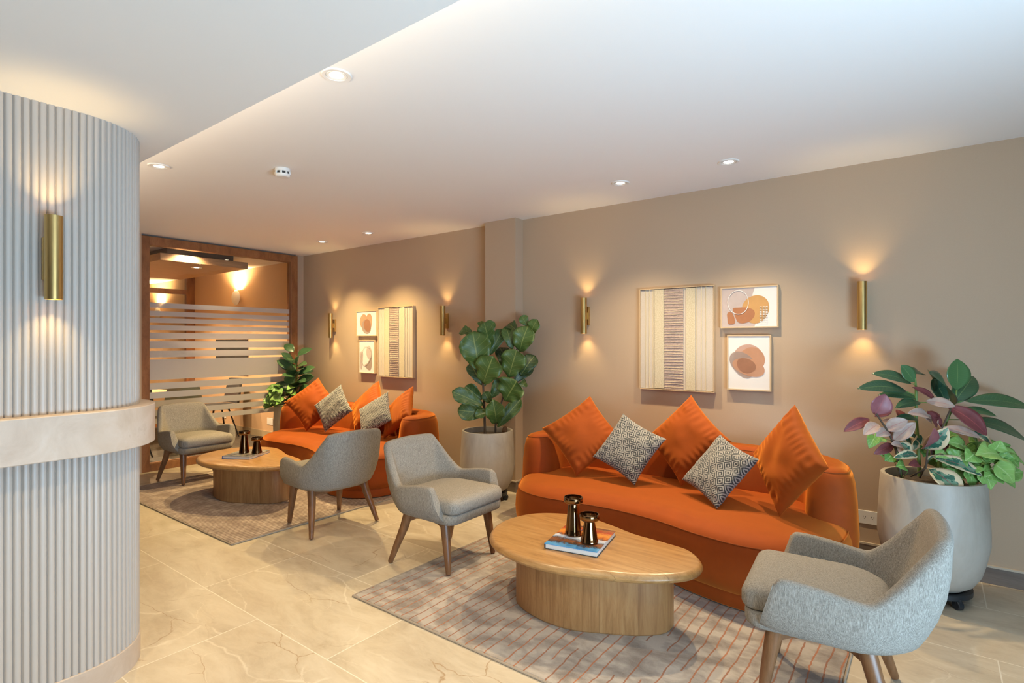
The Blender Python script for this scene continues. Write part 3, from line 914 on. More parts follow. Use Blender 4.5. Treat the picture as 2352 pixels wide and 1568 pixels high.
CUS = [('R1', .47, (-2.161, 3.760, 0.725), .470, .484, -.136, 'orange velvet cushion at the left end of the near sofa'),
       ('R2', .40, (-1.763, 3.725, .675), .050, .513, .354, 'patterned grey cushion left of centre on the near sofa'),
       ('R3', .47, (-1.404, 3.919, .750), -.173, .358, .084, 'orange velvet cushion in the middle of the near sofa'),
       ('R4', .40, (-1.091, 3.630, .627), -.500, .650, .508, 'patterned grey cushion right of centre on the near sofa'),
       ('R5', .47, (-0.677, 3.572, 0.754), -.763, .215, .084, 'orange velvet cushion at the right arm of the near sofa'),
       ('L1', .47, (-5.724, 3.696, 0.731), .678, .456, -.064, 'orange velvet cushion at the left end of the far sofa'),
       ('L2', .40, (-5.333, 3.702, 0.710), .227, .396, -.062, 'patterned grey cushion left of centre on the far sofa'),
       ('L3', .47, (-5.078, 3.972, 0.716), -.161, .533, .105, 'orange velvet cushion in the middle of the far sofa'),
       ('L4', .40, (-4.718, 3.791, .677), .042, .564, -.142, 'patterned grey cushion right of centre on the far sofa'),
       ('L5', .45, (-4.499, 3.931, .706), -.324, .546, -.028, 'orange velvet cushion at the right arm of the far sofa')]
for i, (k, s, p, a, b, c, lab) in enumerate(CUS):
    pat = s < .41
    cushion('throw_cushion', s, .058 if pat else .082 if k != 'L5' else .070, p, a, b, c, PATTERN if pat else PILLOW_O, lab, 'patterned grey cushions' if pat else 'orange velvet cushions', i * 1.7 if k != 'L5' else 1.0)

# ------------------------------------------------------------------ coffee tables
def make_table():
    t = thing('coffee_table', '', 'coffee table', (-1.47, 2.6, .0105), 0, 'oak coffee tables')
    O = Vector((-1.47, 2.6, 0))
    top = catmull([(x, y, 0) for x, y in [(-1.985, 2.40), (-1.80, 2.262), (-1.50, 2.222), (-1.20, 2.318), (-1.02, 2.418), (-.895, 2.555), (-.885, 2.70), (-.99, 2.835), (-1.14, 2.872), (-1.32, 2.895), (-1.50, 2.955), (-1.68, 2.998), (-1.86, 2.96), (-2.01, 2.84), (-2.065, 2.62)]], 8)
    top = [p - O for p in top]
    bm = bmesh.new()
    stack(bm, top, [(.318, .022), (.320, .012), (.326, .004), (.337, 0), (.348, .003), (.357, .010), (.362, .018), (.364, .026)])
    obj('tabletop', bm, OAK_TOP, t)
    base = catmull([(x, y, 0) for x, y in [(-1.835, 2.45), (-1.66, 2.366), (-1.45, 2.362), (-1.26, 2.448), (-1.12, 2.535), (-1.04, 2.635), (-1.06, 2.76), (-1.2, 2.82), (-1.4, 2.835), (-1.62, 2.855), (-1.8, 2.79), (-1.88, 2.62)]], 8)
    base = [p - O for p in base]
    bm = bmesh.new(); stack(bm, base, [(0, .006), (.006, .001), (.01, 0), (.318, 0)])
    obj('pedestal_base', bm, OAK_BASE, t)
    return t
tab = make_table()
tab['label'] = 'oak kidney-shaped coffee table on the rust-lined rug'
tab2 = copy_tree(tab); tab2.location = (-1.47 - 3.61, 2.625, .0105)
tab2['label'] = 'oak kidney-shaped coffee table on the far brown rug'
TZ = .3745

def m_cover():
    b = NB('photo_book_cover')
    tc = b.n('TexCoord'); sx = b.n('SeparateXYZ'); b.t.links.new(tc.outputs['Object'], sx.inputs[0])
    n = b.noise(b.coord(scale=(1, 1.6, 1)), 26, 8, .75)
    yy = b.math('ADD', sx.outputs[1], b.math('MULTIPLY', b.math('SUBTRACT', n, .5), .14))
    f = b.math('MULTIPLY_ADD', yy, 1 / .36, .5)
    col = b.ramp(f, [(.0, (.06, .25, .52)), (.13, (.09, .32, .60)), (.17, (.06, .05, .04)), (.27, (.28, .09, .03)), (.33, (.10, .05, .03)), (.38, (.35, .48, .66)), (.47, (.62, .60, .66)), (.52, (.10, .04, .02)), (.58, (.55, .15, .02)), (.7, (.62, .26, .04)), (.8, (.35, .04, .02)), (.9, (.30, .10, .03)), (1, (.05, .03, .03))])
    return b.pbr(col, .25)
COVER = m_cover()
def m_cover2():
    b = NB('slate_book_cover'); n = b.noise(b.coord(scale=(1, 2, 1)), 16, 5, .7)
    return b.pbr(b.ramp(n, [(.35, (.05, .07, .11)), (.5, (.22, .22, .22)), (.62, (.42, .36, .24)), (.7, (.10, .16, .30))]), .25)
COVER2 = m_cover2()
PAGES = plain('book_pages', (.74, .69, .62), .8)
BOARD = plain('book_board', (.03, .04, .05), .35)
BOARD2 = plain('blue_book_board', (.06, .11, .30), .35)
def book(name, W_, D_, H_, loc, rz, cover, board, lab):
    t = thing(name, lab, 'book', loc, rz)
    obj('page_block', newbox(-W_ / 2 + .006, W_ / 2 - .004, -D_ / 2 + .004, D_ / 2 - .004, .003, H_ - .003), PAGES, t, False)
    bm = bmesh.new()
    box(bm, -W_ / 2, W_ / 2, -D_ / 2, D_ / 2, 0, .003, .0008)
    box(bm, -W_ / 2, -W_ / 2 + .005, -D_ / 2, D_ / 2, .003, H_ - .003)
    obj('back_cover', bm, board, t, False)
    obj('front_cover', newbox(-W_ / 2, W_ / 2, -D_ / 2, D_ / 2, H_ - .003, H_, .0008), cover, t, False)
    return t
# the near book: long side away from the camera
bkR = book('coffee_table_book', .285, .345, .028, (-1.500, 2.585, TZ), .20, COVER, BOARD, 'book with autumn lake cover on the near coffee table')
bm = bmesh.new()
rr = random.Random(4)
for i in range(4):
    x = -.055 + i * .017
    for k in range(2): box(bm, x + k * .007, x + k * .007 + .004, .085, .108, .0281, .0285)
    box(bm, x, x + .011, .085 + rr.choice((0, .009, .019)), .089 + rr.choice((0, .009, .019)), .0281, .0285)
obj('cover_lettering', bm, P_WHITE, bkR, False)
bkL = book('coffee_table_book', .275, .335, .026, (-5.165, 2.640, TZ), .52, COVER2, BOARD2, 'slate blue book on the far coffee table')
def candle(loc, H_, lab):
    t = tag(obj('candle_holder', candle_bm(H_), BRONZE), lab, 'candle holder', 'bronze candle holders')
    t.location = loc
    return t
def candle_bm(H_):
    bm = bmesh.new()
    prof = [(.001, 0), (.042, 0), (.046, .004), (.0455, .012)]
    zt = H_ - .042
    for k in range(9):
        f = k / 8
        prof.append((.0445 + (.028 - .0445) * f ** .9, .014 + (zt - .014) * f))
    prof += [(.0275, zt + .003), (.038, zt + .007), (.049, zt + .013), (.0515, zt + .018), (.0515, zt + .039), (.050, zt + .042), (.046, zt + .042), (.0455, zt + .030), (.028, zt + .027), (.001, zt + .027)]
    lathe(bm, prof, 40)
    return bm
candle((-1.552, 2.592, TZ + .0285), .205, 'taller bronze candle holder on the autumn lake book')
candle((-1.425, 2.543, TZ + .0285), .148, 'shorter bronze candle holder on the autumn lake book')
candle((-5.185, 2.625, TZ + .0265), .205, 'taller bronze candle holder on the slate blue book')
candle((-5.075, 2.690, TZ + .0265), .150, 'shorter bronze candle holder on the slate blue book')

# ------------------------------------------------------------------ armchairs
def make_chair():
    t = thing('lounge_armchair', '', 'armchair', (0, 0, 0), 0, 'grey upholstered lounge armchairs')
    half = [  # bottom point, top point, from arm front to mid back (y > 0 side)
        ((.225, .262, .345), (.172, .325, .532)),
        ((.175, .276, .340), (.142, .328, .553)),
        ((.06, .285, .338), (.03, .330, .546)),
        ((-.06, .284, .337), (-.10, .328, .525)),
        ((-.125, .272, .336), (-.160, .320, .530)),
        ((-.19, .245, .336), (-.235, .295, .597)),
        ((-.238, .205, .336), (-.312, .266, .688)),
        ((-.268, .160, .336), (-.362, .243, .742)),
        ((-.282, .115, .336), (-.384, .208, .765)),
        ((-.289, .06, .336), (-.394, .11, .773)),
    ]
    full = half + [(( -.291, 0, .336), (-.397, 0, .776))] + [((b[0], -b[1], b[2]), (c[0], -c[1], c[2])) for b, c in half[::-1]]
    B = catmull([f[0] for f in full], 5, False); T = catmull([f[1] for f in full], 5, False)
    n = len(B); rings = []
    cen = Vector((.05, 0, .45))
    th = .052
    for i in range(n):
        b, c = B[i], T[i]
        tg = (B[min(i + 1, n - 1)] + T[min(i + 1, n - 1)] - B[max(i - 1, 0)] - T[max(i - 1, 0)]).normalized()
        up = (c - b).normalized()
        inn = tg.cross(up).normalized()
        if inn.dot(cen - (b + c) / 2) < 0: inn = -inn
        k = 1.0
        if i < 3: k = (.35, .75, .95)[i]
        if i > n - 4: k = (.35, .75, .95)[n - 1 - i]
        H = (c - b).length
        ring = []
        out = .012 + .02 * min(1, H / .45)
        for s in (0, .06, .18, .35, .55, .75, .9): ring.append(b + (c - b) * s * ((H - th * .5) / H) - inn * (out * math.sin(PI * min(1, s * 1.05)) ** .8) + (inn * .012 if s == 0 else Vector((0, 0, 0))))
        top = b + (c - b) * ((H - th * .5) / H)
        for a in range(1, 8):
            q = PI * a / 8
            ring.append(top + inn * (th * k * .5 * (1 - math.cos(q))) + up * (th * .5 * math.sin(q)))
        for s in (.9, .7, .5, .3, .12, 0): ring.append(b + (c - b) * s * ((H - th * .5) / H) + inn * th * k)
        rings.append(ring)
    bm = bmesh.new(); loft(bm, rings)
    obj('upholstered_shell', bm, FABRIC, t, True, 60)
    # upholstered base under the cushion, with its front lip
    def tub(x1, yf, x0, yb, rf, rb):
        out = []
        for cx, cy, r, a0 in ((x1 - rf, yf - rf, rf, 0), (x0 + rb, yb - rb, rb, PI / 2), (x0 + rb, -yb + rb, rb, PI), (x1 - rf, -yf + rf, rf, 1.5 * PI)):
            for k in range(9):
                q = a0 + PI / 2 * k / 8
                out.append((cx + r * math.cos(q), cy + r * math.sin(q)))
        return out
    bm = bmesh.new(); stack(bm, tub(.288, .268, -.262, .262, .075, .20), [(.322, .03), (.327, .012), (.336, .003), (.346, 0), (.378, 0), (.386, .004), (.390, .013)])
    obj('seat_base', bm, FABRIC, t, True, 60)
    bm = bmesh.new(); stack(bm, tub(.300, .258, -.215, .250, .062, .18), [(.389, .03), (.391, .014), (.398, .005), (.409, 0), (.446, 0), (.460, .005), (.471, .015), (.479, .03), (.484, .03, .9), (.489, .03, .7), (.493, .03, .45), (.494, .03, .15)])
    obj('seat_cushion', bm, FABRIC, t, True, 60)
    for s in (1, -1):
        bm = bmesh.new(); tube(bm, [(.175, s * .205, .332), (.19, s * .208, .24), (.212, s * .216, .10), (.222, s * .220, .018), (.2225, s * .2201, .0148)], [.0305, .0285, .0215, .0165, .0145], 16)
        obj('leg', bm, LEGWOOD, t)
        bm = bmesh.new(); tube(bm, [(-.13, s * .225, .332), (-.155, s * .237, .24), (-.205, s * .267, .10), (-.235, s * .285, .010), (-.236, s * .2855, .0065)], [.0305, .0285, .0215, .0165, .0145], 16)
        obj('leg', bm, LEGWOOD, t)
    for s in (1, -1):
        bm = bmesh.new()
        rings = []
        for x, z0, z1, y in ((.165, .275, .328, .20), (.12, .296, .328, .19), (.0, .305, .328, .17), (-.08, .298, .328, .19), (-.135, .272, .328, .222)):
            rings.append([Vector((x, s * (y - .012), z0)), Vector((x, s * (y + .012), z0)), Vector((x, s * (y + .012), z1)), Vector((x, s * (y - .012), z1))])
        loft(bm, rings)
        obj('side_rail', bm, LEGWOOD, t, False)
    bm = bmesh.new(); box(bm, .14, .165, -.20, .20, .288, .328, .003)
    obj('cross_rail', bm, LEGWOOD, t, False)
    bm = bmesh.new(); box(bm, -.13, -.105, -.215, .215, .288, .328, .003)
    obj('cross_rail', bm, LEGWOOD, t, False)
    return t
ch = make_chair()
CH = [(-2.597, 2.688, .8, 0, 'grey armchair left of the near coffee table, facing right'),
      (-.335, 2.582, 185, .0, 'grey armchair in the right foreground, facing left'),
      (-6.200, 2.630, 0, 0, 'grey armchair by the glass partition, facing right'),
      (-3.833, 2.628, 176, 0, 'grey armchair with its back to us beside the far table')]
for i, (x, y, a, z, lab) in enumerate(CH):
    c = ch if i == 0 else copy_tree(ch)
    c.location = (x, y, 0); c.rotation_euler = (0, 0, math.radians(a)); c['label'] = lab

# ------------------------------------------------------------------ plants
def interp(t, tab):
    for (a, u), (b, v) in zip(tab[:-1], tab[1:]):
        if t <= b: return u + (v - u) * (t - a) / (b - a)
    return tab[-1][1]
PROF = {
    'fiddle': lambda t: interp(t, [(0, .06), (.08, .30), (.2, .55), (.38, .74), (.58, .97), (.72, 1), (.86, .85), (.95, .52), (1, .12)]),
    'rubber': lambda t: math.sin(PI * t) ** .75,
    'heart': lambda t: (math.sin(PI * min(1, (t * .93 + .07)) ** .62) ** .9),
}
def leaf(bm, base, tip, width, normal, kind='rubber', arch=.12, fold=.12, wave=0, tint=.5, seed=0):
    base, tip = Vector(base), Vector(tip)
    d = tip - base; L = d.length
    if L < 1e-5: return
    d /= L
    n = Vector(normal); n = n - d * n.dot(d)
    if n.length < 1e-4: n = Vector((0, 0, 1)) - d * d.z
    n.normalize()
    s = d.cross(n)
    uvl = bm.loops.layers.uv.verify()
    cl = bm.verts.layers.float.get('tint') or bm.verts.layers.float.new('tint')
    NL, NW = 14, 8
    f = PROF[kind]
    G = []
    for i in range(NL + 1):
        t = i / NL
        w = width * .5 * max(f(t), .03)
        row = []
        for j in range(NW + 1):
            q = -1 + 2 * j / NW
            p = base + d * (t * L) + s * (q * w) + n * (arch * L * (math.sin(PI * t) * .9 - t * t * .5) + fold * w * q * q * 1.0)
            if wave: p += n * (wave * width * math.sin(t * 15 + seed + (1.6 if q > 0 else 0)) * q * q) 
            v = bm.verts.new(p); v[cl] = tint
            row.append(v)
        G.append(row)
    for i in range(NL):
        for j in range(NW):
            fc = bm.faces.new((G[i][j], G[i][j + 1], G[i + 1][j + 1], G[i + 1][j]))
            for lp, (a, b) in zip(fc.loops, ((i, j), (i, j + 1), (i + 1, j + 1), (i + 1, j))): lp[uvl].uv = (b / NW, a / NL)
def thicken(o, th=.0012):
    m = o.modifiers.new('thickness', 'SOLIDIFY'); m.thickness = th; m.offset = 0
    return o
def planter(name, lab, loc, H_, R=.25, z0=.065):
    t = thing(name, lab, 'plant', loc, 0)
    bm = bmesh.new()
    k = (H_ - z0)
    prof = [(.001, z0), (.10, z0), (.145, z0 + .012), (.19, z0 + .045), (.222, z0 + .10), (.241, z0 + .17), (R, z0 + .27 * k / .6), (R * .992, z0 + .6 * k), (R * .955, z0 + .9 * k), (R * .935, H_ - .006), (R * .928, H_), (R * .85, H_), (R * .84, H_ - .006), (R * .85, H_ - .06), (.001, H_ - .06)]
    lathe(bm, prof, 48)
    obj('pot', bm, CONCRETE, t, True, 50)
    bm = bmesh.new(); lathe(bm, [(R * .845, H_ - .05), (R * .6, H_ - .042), (.001, H_ - .038)], 32, False, True)
    obj('soil', bm, SOIL, t)
    bm = bmesh.new(); lathe(bm, [(.17, .05), (.185, .05), (.185, z0 + .012), (.16, z0 + .012), (.16, z0), (.001, z0 - .002)], 36)
    dl = obj('plant_dolly', bm, BLACKP, t, True)
    for i in range(5):
        a = -PI * .27 + 2 * PI * i / 5
        bm = bmesh.new()
        M = Matrix.Rotation(a, 4, 'Z') @ Matrix.Translation((.172, 0, .026)) @ Matrix.Rotation(PI / 2, 4, 'X')
        lathe(bm, [(.001, -.016), (.022, -.016), (.026, -.012), (.026, .012), (.022, .016), (.001, .016)], 20, mat=M)
        c = Vector((math.cos(a), math.sin(a), 0)) * .172
        box(bm, c.x - .012, c.x + .012, c.y - .012, c.y + .012, .03, .06)
        obj('caster', bm, BLACKP, dl)
    return t
def frame2d(u0, v0, sc, loc, z_at_v0, ppm):
    """offsets in the plane facing the camera, in metres, from the plant's axis"""
    def P(x, y, d=0):
        r = CR * ((x - u0) / sc / ppm) + CF * d
        return Vector((r.x, r.y, z_at_v0 + (v0 - y) / sc / ppm))
    return P
jit = random.Random(11)
def J(a): return jit.uniform(-a, a)

# --- fiddle-leaf fig by the pier
fig = planter('potted_fiddle_leaf_fig', 'tall fiddle leaf fig in pale concrete pot by the wall pier', (-3.275, 3.93, 0), .635, .252)
P = frame2d(270, 940, 3.336, None, .62, 245.0)
stem = bmesh.new()
tube(stem, [P(252, 1010, 0), P(250, 900, 0), P(245, 760, .01), P(236, 570, .0), P(232, 400, -.01), P(245, 200, 0)], [.013, .012, .011, .009, .007, .004], 8)
obj('stem', stem, STEM, fig); stem = bmesh.new()
tube(stem, [P(330, 1010, .03), P(330, 900, .03), P(345, 820, .02), P(400, 640, .0), P(440, 480, .0), P(490, 320, .0), P(560, 150, .02)], [.011, .010, .009, .008, .007, .006, .003], 8)
obj('stem', stem, STEM, fig)
lf = bmesh.new()
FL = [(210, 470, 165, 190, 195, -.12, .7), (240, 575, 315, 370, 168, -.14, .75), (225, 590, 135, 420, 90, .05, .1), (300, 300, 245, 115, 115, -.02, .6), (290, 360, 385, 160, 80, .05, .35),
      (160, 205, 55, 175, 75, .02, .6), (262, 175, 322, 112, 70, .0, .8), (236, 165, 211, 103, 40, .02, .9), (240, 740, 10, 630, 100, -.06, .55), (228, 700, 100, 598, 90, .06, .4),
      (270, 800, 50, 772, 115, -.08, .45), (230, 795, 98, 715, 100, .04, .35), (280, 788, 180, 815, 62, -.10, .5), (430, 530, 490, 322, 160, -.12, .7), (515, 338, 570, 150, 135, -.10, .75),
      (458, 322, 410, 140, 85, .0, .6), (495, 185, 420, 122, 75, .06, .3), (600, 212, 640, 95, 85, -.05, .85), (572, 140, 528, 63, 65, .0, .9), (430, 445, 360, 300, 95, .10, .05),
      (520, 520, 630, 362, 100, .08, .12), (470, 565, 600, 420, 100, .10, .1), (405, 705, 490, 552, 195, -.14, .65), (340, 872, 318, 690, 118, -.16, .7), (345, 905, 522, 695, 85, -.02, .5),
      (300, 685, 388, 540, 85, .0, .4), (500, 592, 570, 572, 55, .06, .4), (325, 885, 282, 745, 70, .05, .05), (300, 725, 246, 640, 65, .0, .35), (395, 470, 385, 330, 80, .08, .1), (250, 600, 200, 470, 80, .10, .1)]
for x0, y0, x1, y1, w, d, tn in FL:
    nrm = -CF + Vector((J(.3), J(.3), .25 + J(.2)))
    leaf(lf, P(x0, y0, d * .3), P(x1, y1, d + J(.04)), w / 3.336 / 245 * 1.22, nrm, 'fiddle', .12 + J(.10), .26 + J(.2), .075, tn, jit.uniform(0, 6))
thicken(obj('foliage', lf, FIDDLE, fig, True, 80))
# dry leaves on the soil
dl = bmesh.new()
for k in range(3):
    leaf(dl, P(385 + k * 8, 965, .06), P(410, 905 + 14 * k, .05), .045, -CF, 'fiddle', .2, .6, .1, .5, k)
thicken(obj('dry_leaf', dl, plain('dry_leaf_brown', (.22, .11, .045), .8), fig, True))
for o_ in fig.children:
    if o_.name.startswith(('stem', 'foliage', 'dry_leaf')): pass

# --- mixed planter at the right
mix = planter('mixed_planter', 'large pale pot of rubber plants and arrowhead vine at right', (.0, 3.97, 0), .685, .262)
P = frame2d(600, 740, 2.529, None, .70, 401.0)
g = bmesh.new()
GL = [(745, 258, 750, 78, 140, .0, 1.0), (688, 335, 478, 142, 132, -.16, .22), (738, 342, 916, 178, 95, .08, .35), (780, 322, 1092, 342, 82, -.10, .6), (796, 432, 1088, 530, 92, -.08, .45),
      (452, 267, 163, 240, 78, -.02, .15), (490, 222, 298, 160, 68, .06, .25), (500, 212, 425, 113, 78, .0, .8), (525, 308, 318, 285, 56, .04, .4), (500, 160, 640, 170, 60, .12, .15),
      (615, 165, 690, 195, 66, .10, .45), (740, 372, 872, 388, 58, -.12, .5), (700, 335, 688, 195, 92, .10, .1), (527, 330, 358, 350, 56, -.05, .35), (520, 432, 378, 415, 46, -.02, .15), (640, 200, 720, 300, 70, .10, .1)]
for x0, y0, x1, y1, w, d, tn in GL:
    wide = abs(x1 - x0) > abs(y1 - y0)
    nrm = (Vector((0, 0, .8)) - CF * .7 if wide else -CF + Vector((0, 0, .2))) + Vector((J(.15), J(.15), 0))
    leaf(g, P(x0, y0, d * .2), P(x1, y1, d), w / 2.529 / 401 * (1.25 if wide else 1.05), nrm, 'rubber', .10 if wide else .03, .12, 0, tn)
rub = obj('rubber_plant', g, RUBBER, mix, True, 80); thicken(rub)
st = bmesh.new()
tube(st, [P(560, 770, .04), P(545, 600, .03), P(525, 420, .02), P(510, 260, .0), P(505, 190, 0)], [.010, .009, .008, .007, .004], 8)
tube(st, [P(655, 770, .02), P(665, 600, .02), P(690, 450, .01), P(735, 330, .0), P(747, 255, 0)], [.010, .009, .008, .006, .004], 8)
for x0, y0, x1, y1 in ((510, 290, 450, 266), (508, 230, 490, 222), (520, 330, 690, 335), (735, 335, 780, 322), (700, 430, 796, 432)): tube(st, [P(x0, y0, 0), P(x1, y1, 0)], .003, 6)
obj('stem', st, GSTEM, rub)
g = bmesh.new()
VL = [(250, 397, 292, 278, 108, -.06, .7), (228, 425, 68, 490, 60, -.04, .9), (266, 452, 143, 497, 66, -.10, .4), (312, 490, 203, 502, 56, -.12, .3), (300, 482, 388, 418, 72, -.10, .3),
      (350, 547, 432, 433, 70, -.10, .35), (552, 417, 368, 370, 62, -.14, .3), (572, 503, 515, 422, 76, -.16, .4), (638, 343, 790, 492, 100, -.16, .95), (528, 318, 642, 338, 56, -.12, .35),
      (480, 582, 466, 455, 82, -.20, .6), (500, 588, 552, 453, 92, -.18, .1), (462, 622, 263, 608, 48, -.18, .1), (543, 632, 727, 702, 78, -.20, .1), (510, 692, 588, 806, 118, -.24, .1),
      (620, 470, 790, 512, 52, -.12, .35), (778, 485, 832, 556, 56, -.14, .1), (370, 365, 272, 412, 50, .0, .9), (362, 570, 228, 617, 50, -.06, .95), (492, 682, 384, 665, 44, -.12, .9),
      (640, 505, 568, 378, 66, -.02, .85), (470, 240, 582, 312, 42, -.06, .9), (600, 640, 560, 540, 70, -.06, .8), (480, 640, 400, 560, 70, -.02, .1), (560, 420, 650, 400, 50, .0, .9), (720, 620, 600, 560, 60, .0, .9), (520, 650, 512, 590, 45, -.2, .1)]
for k in range(16):
    a, b = jit.uniform(330, 640), jit.uniform(440, 640)
    an = jit.uniform(-2.6, -.5)
    VL.append((a, b, a + 110 * math.cos(an), b + 85 * math.sin(an) + 20, jit.uniform(38, 56), jit.uniform(-.08, .12), jit.choice((.1, .1, .35, .9))))
for x0, y0, x1, y1, w, d, tn in VL:
    nrm = -CF * .8 + Vector((J(.25), J(.25), .55))
    leaf(g, P(x0, y0, d * .4), P(x1, y1, d), w / 2.529 / 401 * 1.12, nrm, 'rubber', .10, .25, 0, tn)
va = obj('variegated_rubber_plant', g, VARIEG, mix, True, 80); thicken(va)
st = bmesh.new()
for a in (((480, 760, .0), (490, 690, -.1), (485, 580, -.12)), ((440, 760, .02), (400, 640, -.02), (300, 480, -.06), (245, 390, -.05)), ((530, 770, .0), (560, 600, -.06), (600, 460, -.08), (635, 345, -.1)), ((420, 770, 0), (365, 600, -.04), (330, 540, -.05))):
    tube(st, [P(*p) for p in a], .005, 6)
obj('stem', st, STEM, va)
g = bmesh.new()
SY = [(835, 600, 690, 590, 130, -.20, .95), (735, 580, 605, 540, 95, -.10, .6), (880, 590, 1040, 668, 100, -.12, .8), (810, 650, 900, 750, 110, -.20, .9), (690, 690, 700, 790, 100, -.16, .45),
      (760, 690, 790, 790, 95, -.18, .75), (840, 640, 920, 690, 90, -.14, .6), (930, 670, 990, 740, 70, -.10, .7), (960, 720, 1010, 795, 60, -.08, .5), (650, 690, 625, 780, 80, -.12, .4),
      (730, 640, 700, 720, 90, -.12, .5), (870, 570, 830, 640, 80, -.14, .85), (890, 580, 960, 560, 70, -.06, .5), (940, 640, 980, 690, 70, -.10, .4), (780, 620, 860, 640, 80, -.14, .6),
      (900, 720, 960, 790, 70, -.14, .6), (640, 620, 560, 560, 70, -.04, .3), (260, 520, 210, 590, 60, -.04, .25), (300, 530, 240, 545, 60, -.04, .7), (330, 640, 290, 620, 70, .0, .1), (380, 640, 330, 670, 70, .0, .1), (420, 690, 360, 690, 60, -.05, .1), (700, 540, 760, 520, 60, .0, .2)]
for k in range(46):
    a, b = jit.uniform(600, 970), jit.uniform(560, 735)
    an = jit.uniform(0, 6.28)
    SY.append((a, b, a + 75 * math.cos(an), b + 60 * math.sin(an), jit.uniform(75, 110), jit.uniform(-.20, .08), jit.uniform(.1, .8)))
for x0, y0, x1, y1, w, d, tn in SY:
    nrm = -CF * .75 + Vector((J(.4), J(.4), .7))
    leaf(g, P(x0, y0, d + .02), P(x1, y1, d), w / 2.529 / 401 * 1.2, nrm, 'heart', .12, .2, .02, tn)
sy = obj('arrowhead_vine', g, SYNG, mix, True, 80); thicken(sy)
st = bmesh.new()
for x0, y0, x1, y1, w, d, tn in SY[:24]:
    if x0 < 500: continue
    tube(st, [P(700 + J(60) if x0 > 500 else 430, 775, 0), P((x0 + 700) / 2 if x0 > 500 else (x0 + 430) / 2, y0 + 30, d), P(x0, y0, d + .02)], .002, 5)
obj('stem', st, GSTEM, sy)
st = bmesh.new()
for x0, y0, x1, y1, w, d, tn in SY[:24]:
    if x0 < 500: tube(st, [P(430, 775, 0), P((x0 + 430) / 2, y0 + 30, d), P(x0, y0, d + .02)], .002, 5)
obj('stem', st, GSTEM, sy)

# --- planter behind the far sofa
far = planter('far_planter', 'pale pot of rubber plant and vine beside the far sofa', (-6.72, 4.06, 0), .64, .25)
def Q(a, b, c): return Vector((a, b, c))
rr = random.Random(21)
g = bmesh.new()
tips = [(.02, .02, 1.28), (-.04, .04, 1.12), (.10, .0, 1.05)]
st = bmesh.new()
for k, (a, b, c) in enumerate(tips):
    tube(st, [Q(a * .3, b * .3, .58), Q(a * .7, b * .7, .85), Q(a, b, c)], [.009, .007, .004], 6)
    for i in range(13):
        z = .74 + (c - .72) * i / 12
        an = i * 2.4 + k
        r0 = Q(a * .8, b * .8, z)
        L_ = rr.uniform(.19, .27)
        d = Vector((math.cos(an), math.sin(an) * .7, rr.uniform(.0, .55) + (.6 if i == 12 else 0))).normalized()
        e = r0 + d * L_
        e.y = min(e.y, .27)
        leaf(g, r0 + d * .03, e, rr.uniform(.11, .15), Vector((0, 0, 1)) - CF * .9 + Vector((rr.uniform(-.3, .3), rr.uniform(-.3, .3), 0)), 'rubber', .08, .12, 0, rr.uniform(.2, .95))
ru = obj('rubber_plant', g, RUBBER, far, True, 80); thicken(ru)
obj('stem', st, GSTEM, ru)
g = bmesh.new()
for k in range(80):
    an = rr.uniform(2.4, 5.9); r = rr.uniform(.10, .30)
    c = Vector((math.cos(an) * r - .03, math.sin(an) * r - .02, rr.uniform(.62, .88) - .18 * max(0, r - .2)))
    d = Vector((math.cos(an) + rr.uniform(-.8, .8), math.sin(an) + rr.uniform(-.8, .8), rr.uniform(-.9, .4))).normalized()
    e = c + d * rr.uniform(.09, .14)
    leaf(g, c, e, rr.uniform(.07, .11), -CF * .8 + Vector((rr.uniform(-.5, .5), rr.uniform(-.5, .5), .8)), 'heart', .12, .2, .02, rr.uniform(.1, .75))
s_ = obj('arrowhead_vine', g, SYNG, far, True, 80); thicken(s_)
st = bmesh.new()
for k in range(12):
    an = 2.4 + 3.5 * k / 11
    tube(st, [Q(0, 0, .58), Q(math.cos(an) * .09, math.sin(an) * .09, .68), Q(math.cos(an) * .2, math.sin(an) * .2, .74)], .003, 5)
obj('stem', st, GSTEM, s_)

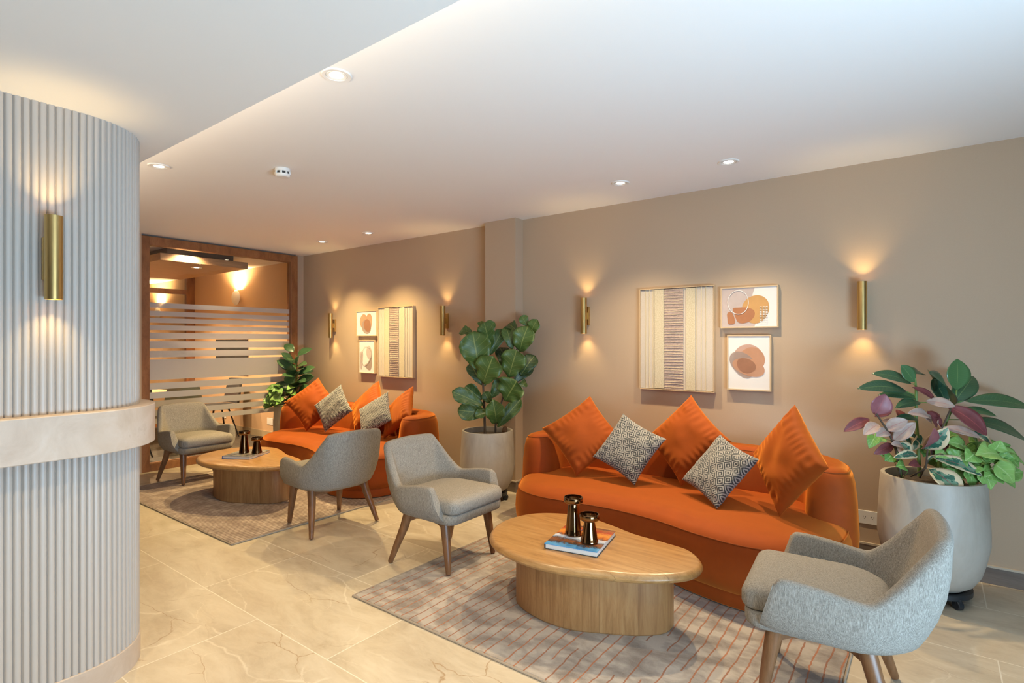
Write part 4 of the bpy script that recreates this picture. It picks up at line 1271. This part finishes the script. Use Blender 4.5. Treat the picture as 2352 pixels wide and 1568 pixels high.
# ------------------------------------------------------------------ furniture seen through the glass
t = thing('wall_screen', 'dark flat screen on the meeting room wall', 'screen', (-9.03, WY, 1.22))
obj('screen_panel', newbox(-.51, .51, -.035, -.0, -.27, .27, .004), BLACKP, t, False)
obj('screen_glass', newbox(-.50, .50, -.037, -.035, -.255, .26), plain('dark_screen', (.02, .025, .03), .12), t, False)
t = thing('meeting_table', 'light wood meeting table behind the striped glass', 'table', (-9.1, 2.75, .012))
obj('tabletop', newbox(-.95, .55, -1.1, .85, .715, .745, .006), m_wood('meeting_table_oak', (.48, .30, .14), (.6, .4, .2), (.66, .46, .25)), t, False)
for x in (-.75, .35):
    for y in (-.95, .7): obj('leg', newbox(x - .03, x + .03, y - .03, y + .03, 0, .715), BLACKP, t, False)
t = thing('laptop', 'dark laptop lying on the meeting room table', 'laptop', (-9.0, 3.42, .757), .3)
obj('laptop_base', newbox(-.16, .16, -.11, .11, 0, .016, .003), BLACKP, t, False)
GREENF = plain('sage_upholstery', (.24, .26, .19), .9)
DARKF = plain('black_upholstery', (.03, .03, .032), .85)
def office_chair(loc, rz, mat, lab):
    t = thing('meeting_chair', lab, 'chair', loc, rz)
    bm = bmesh.new(); stack(bm, roundrect(-.23, .23, -.23, .23, .08), [(.43, .02), (.44, 0), (.48, 0), (.495, .02), (.50, .05)])
    obj('seat', bm, mat, t)
    bm = bmesh.new()
    rings = []
    for k in range(9):
        z = .50 + .38 * k / 8; w = .22 * (1 - .25 * (k / 8) ** 3)
        x = -.22 - .07 * k / 8
        rings.append([Vector((x + .04 * (q * q) + dx, q * w, z)) for q, dx in [(-1, 0), (-.5, 0), (0, 0), (.5, 0), (1, 0), (1, -.035), (.5, -.035), (0, -.035), (-.5, -.035), (-1, -.035)]])
    loft(bm, rings); obj('backrest', bm, mat, t)
    for a in range(4):
        bm = bmesh.new(); c = PI / 4 + a * PI / 2
        tube(bm, [(.15 * math.cos(c), .15 * math.sin(c), .44), (.30 * math.cos(c), .30 * math.sin(c), 0)], [.014, .010], 8)
        obj('leg', bm, BLACKP, t)
    return t
office_chair((-7.95, 2.55, .012), PI, DARKF, 'black meeting chair behind the glass near the far armchair')
office_chair((-8.1, 3.25, .012), PI * .9, GREENF, 'sage green meeting chair behind the striped glass')
office_chair((-8.6, 3.95, .012), -PI / 2, DARKF, 'black meeting chair at the wall end of the meeting table')
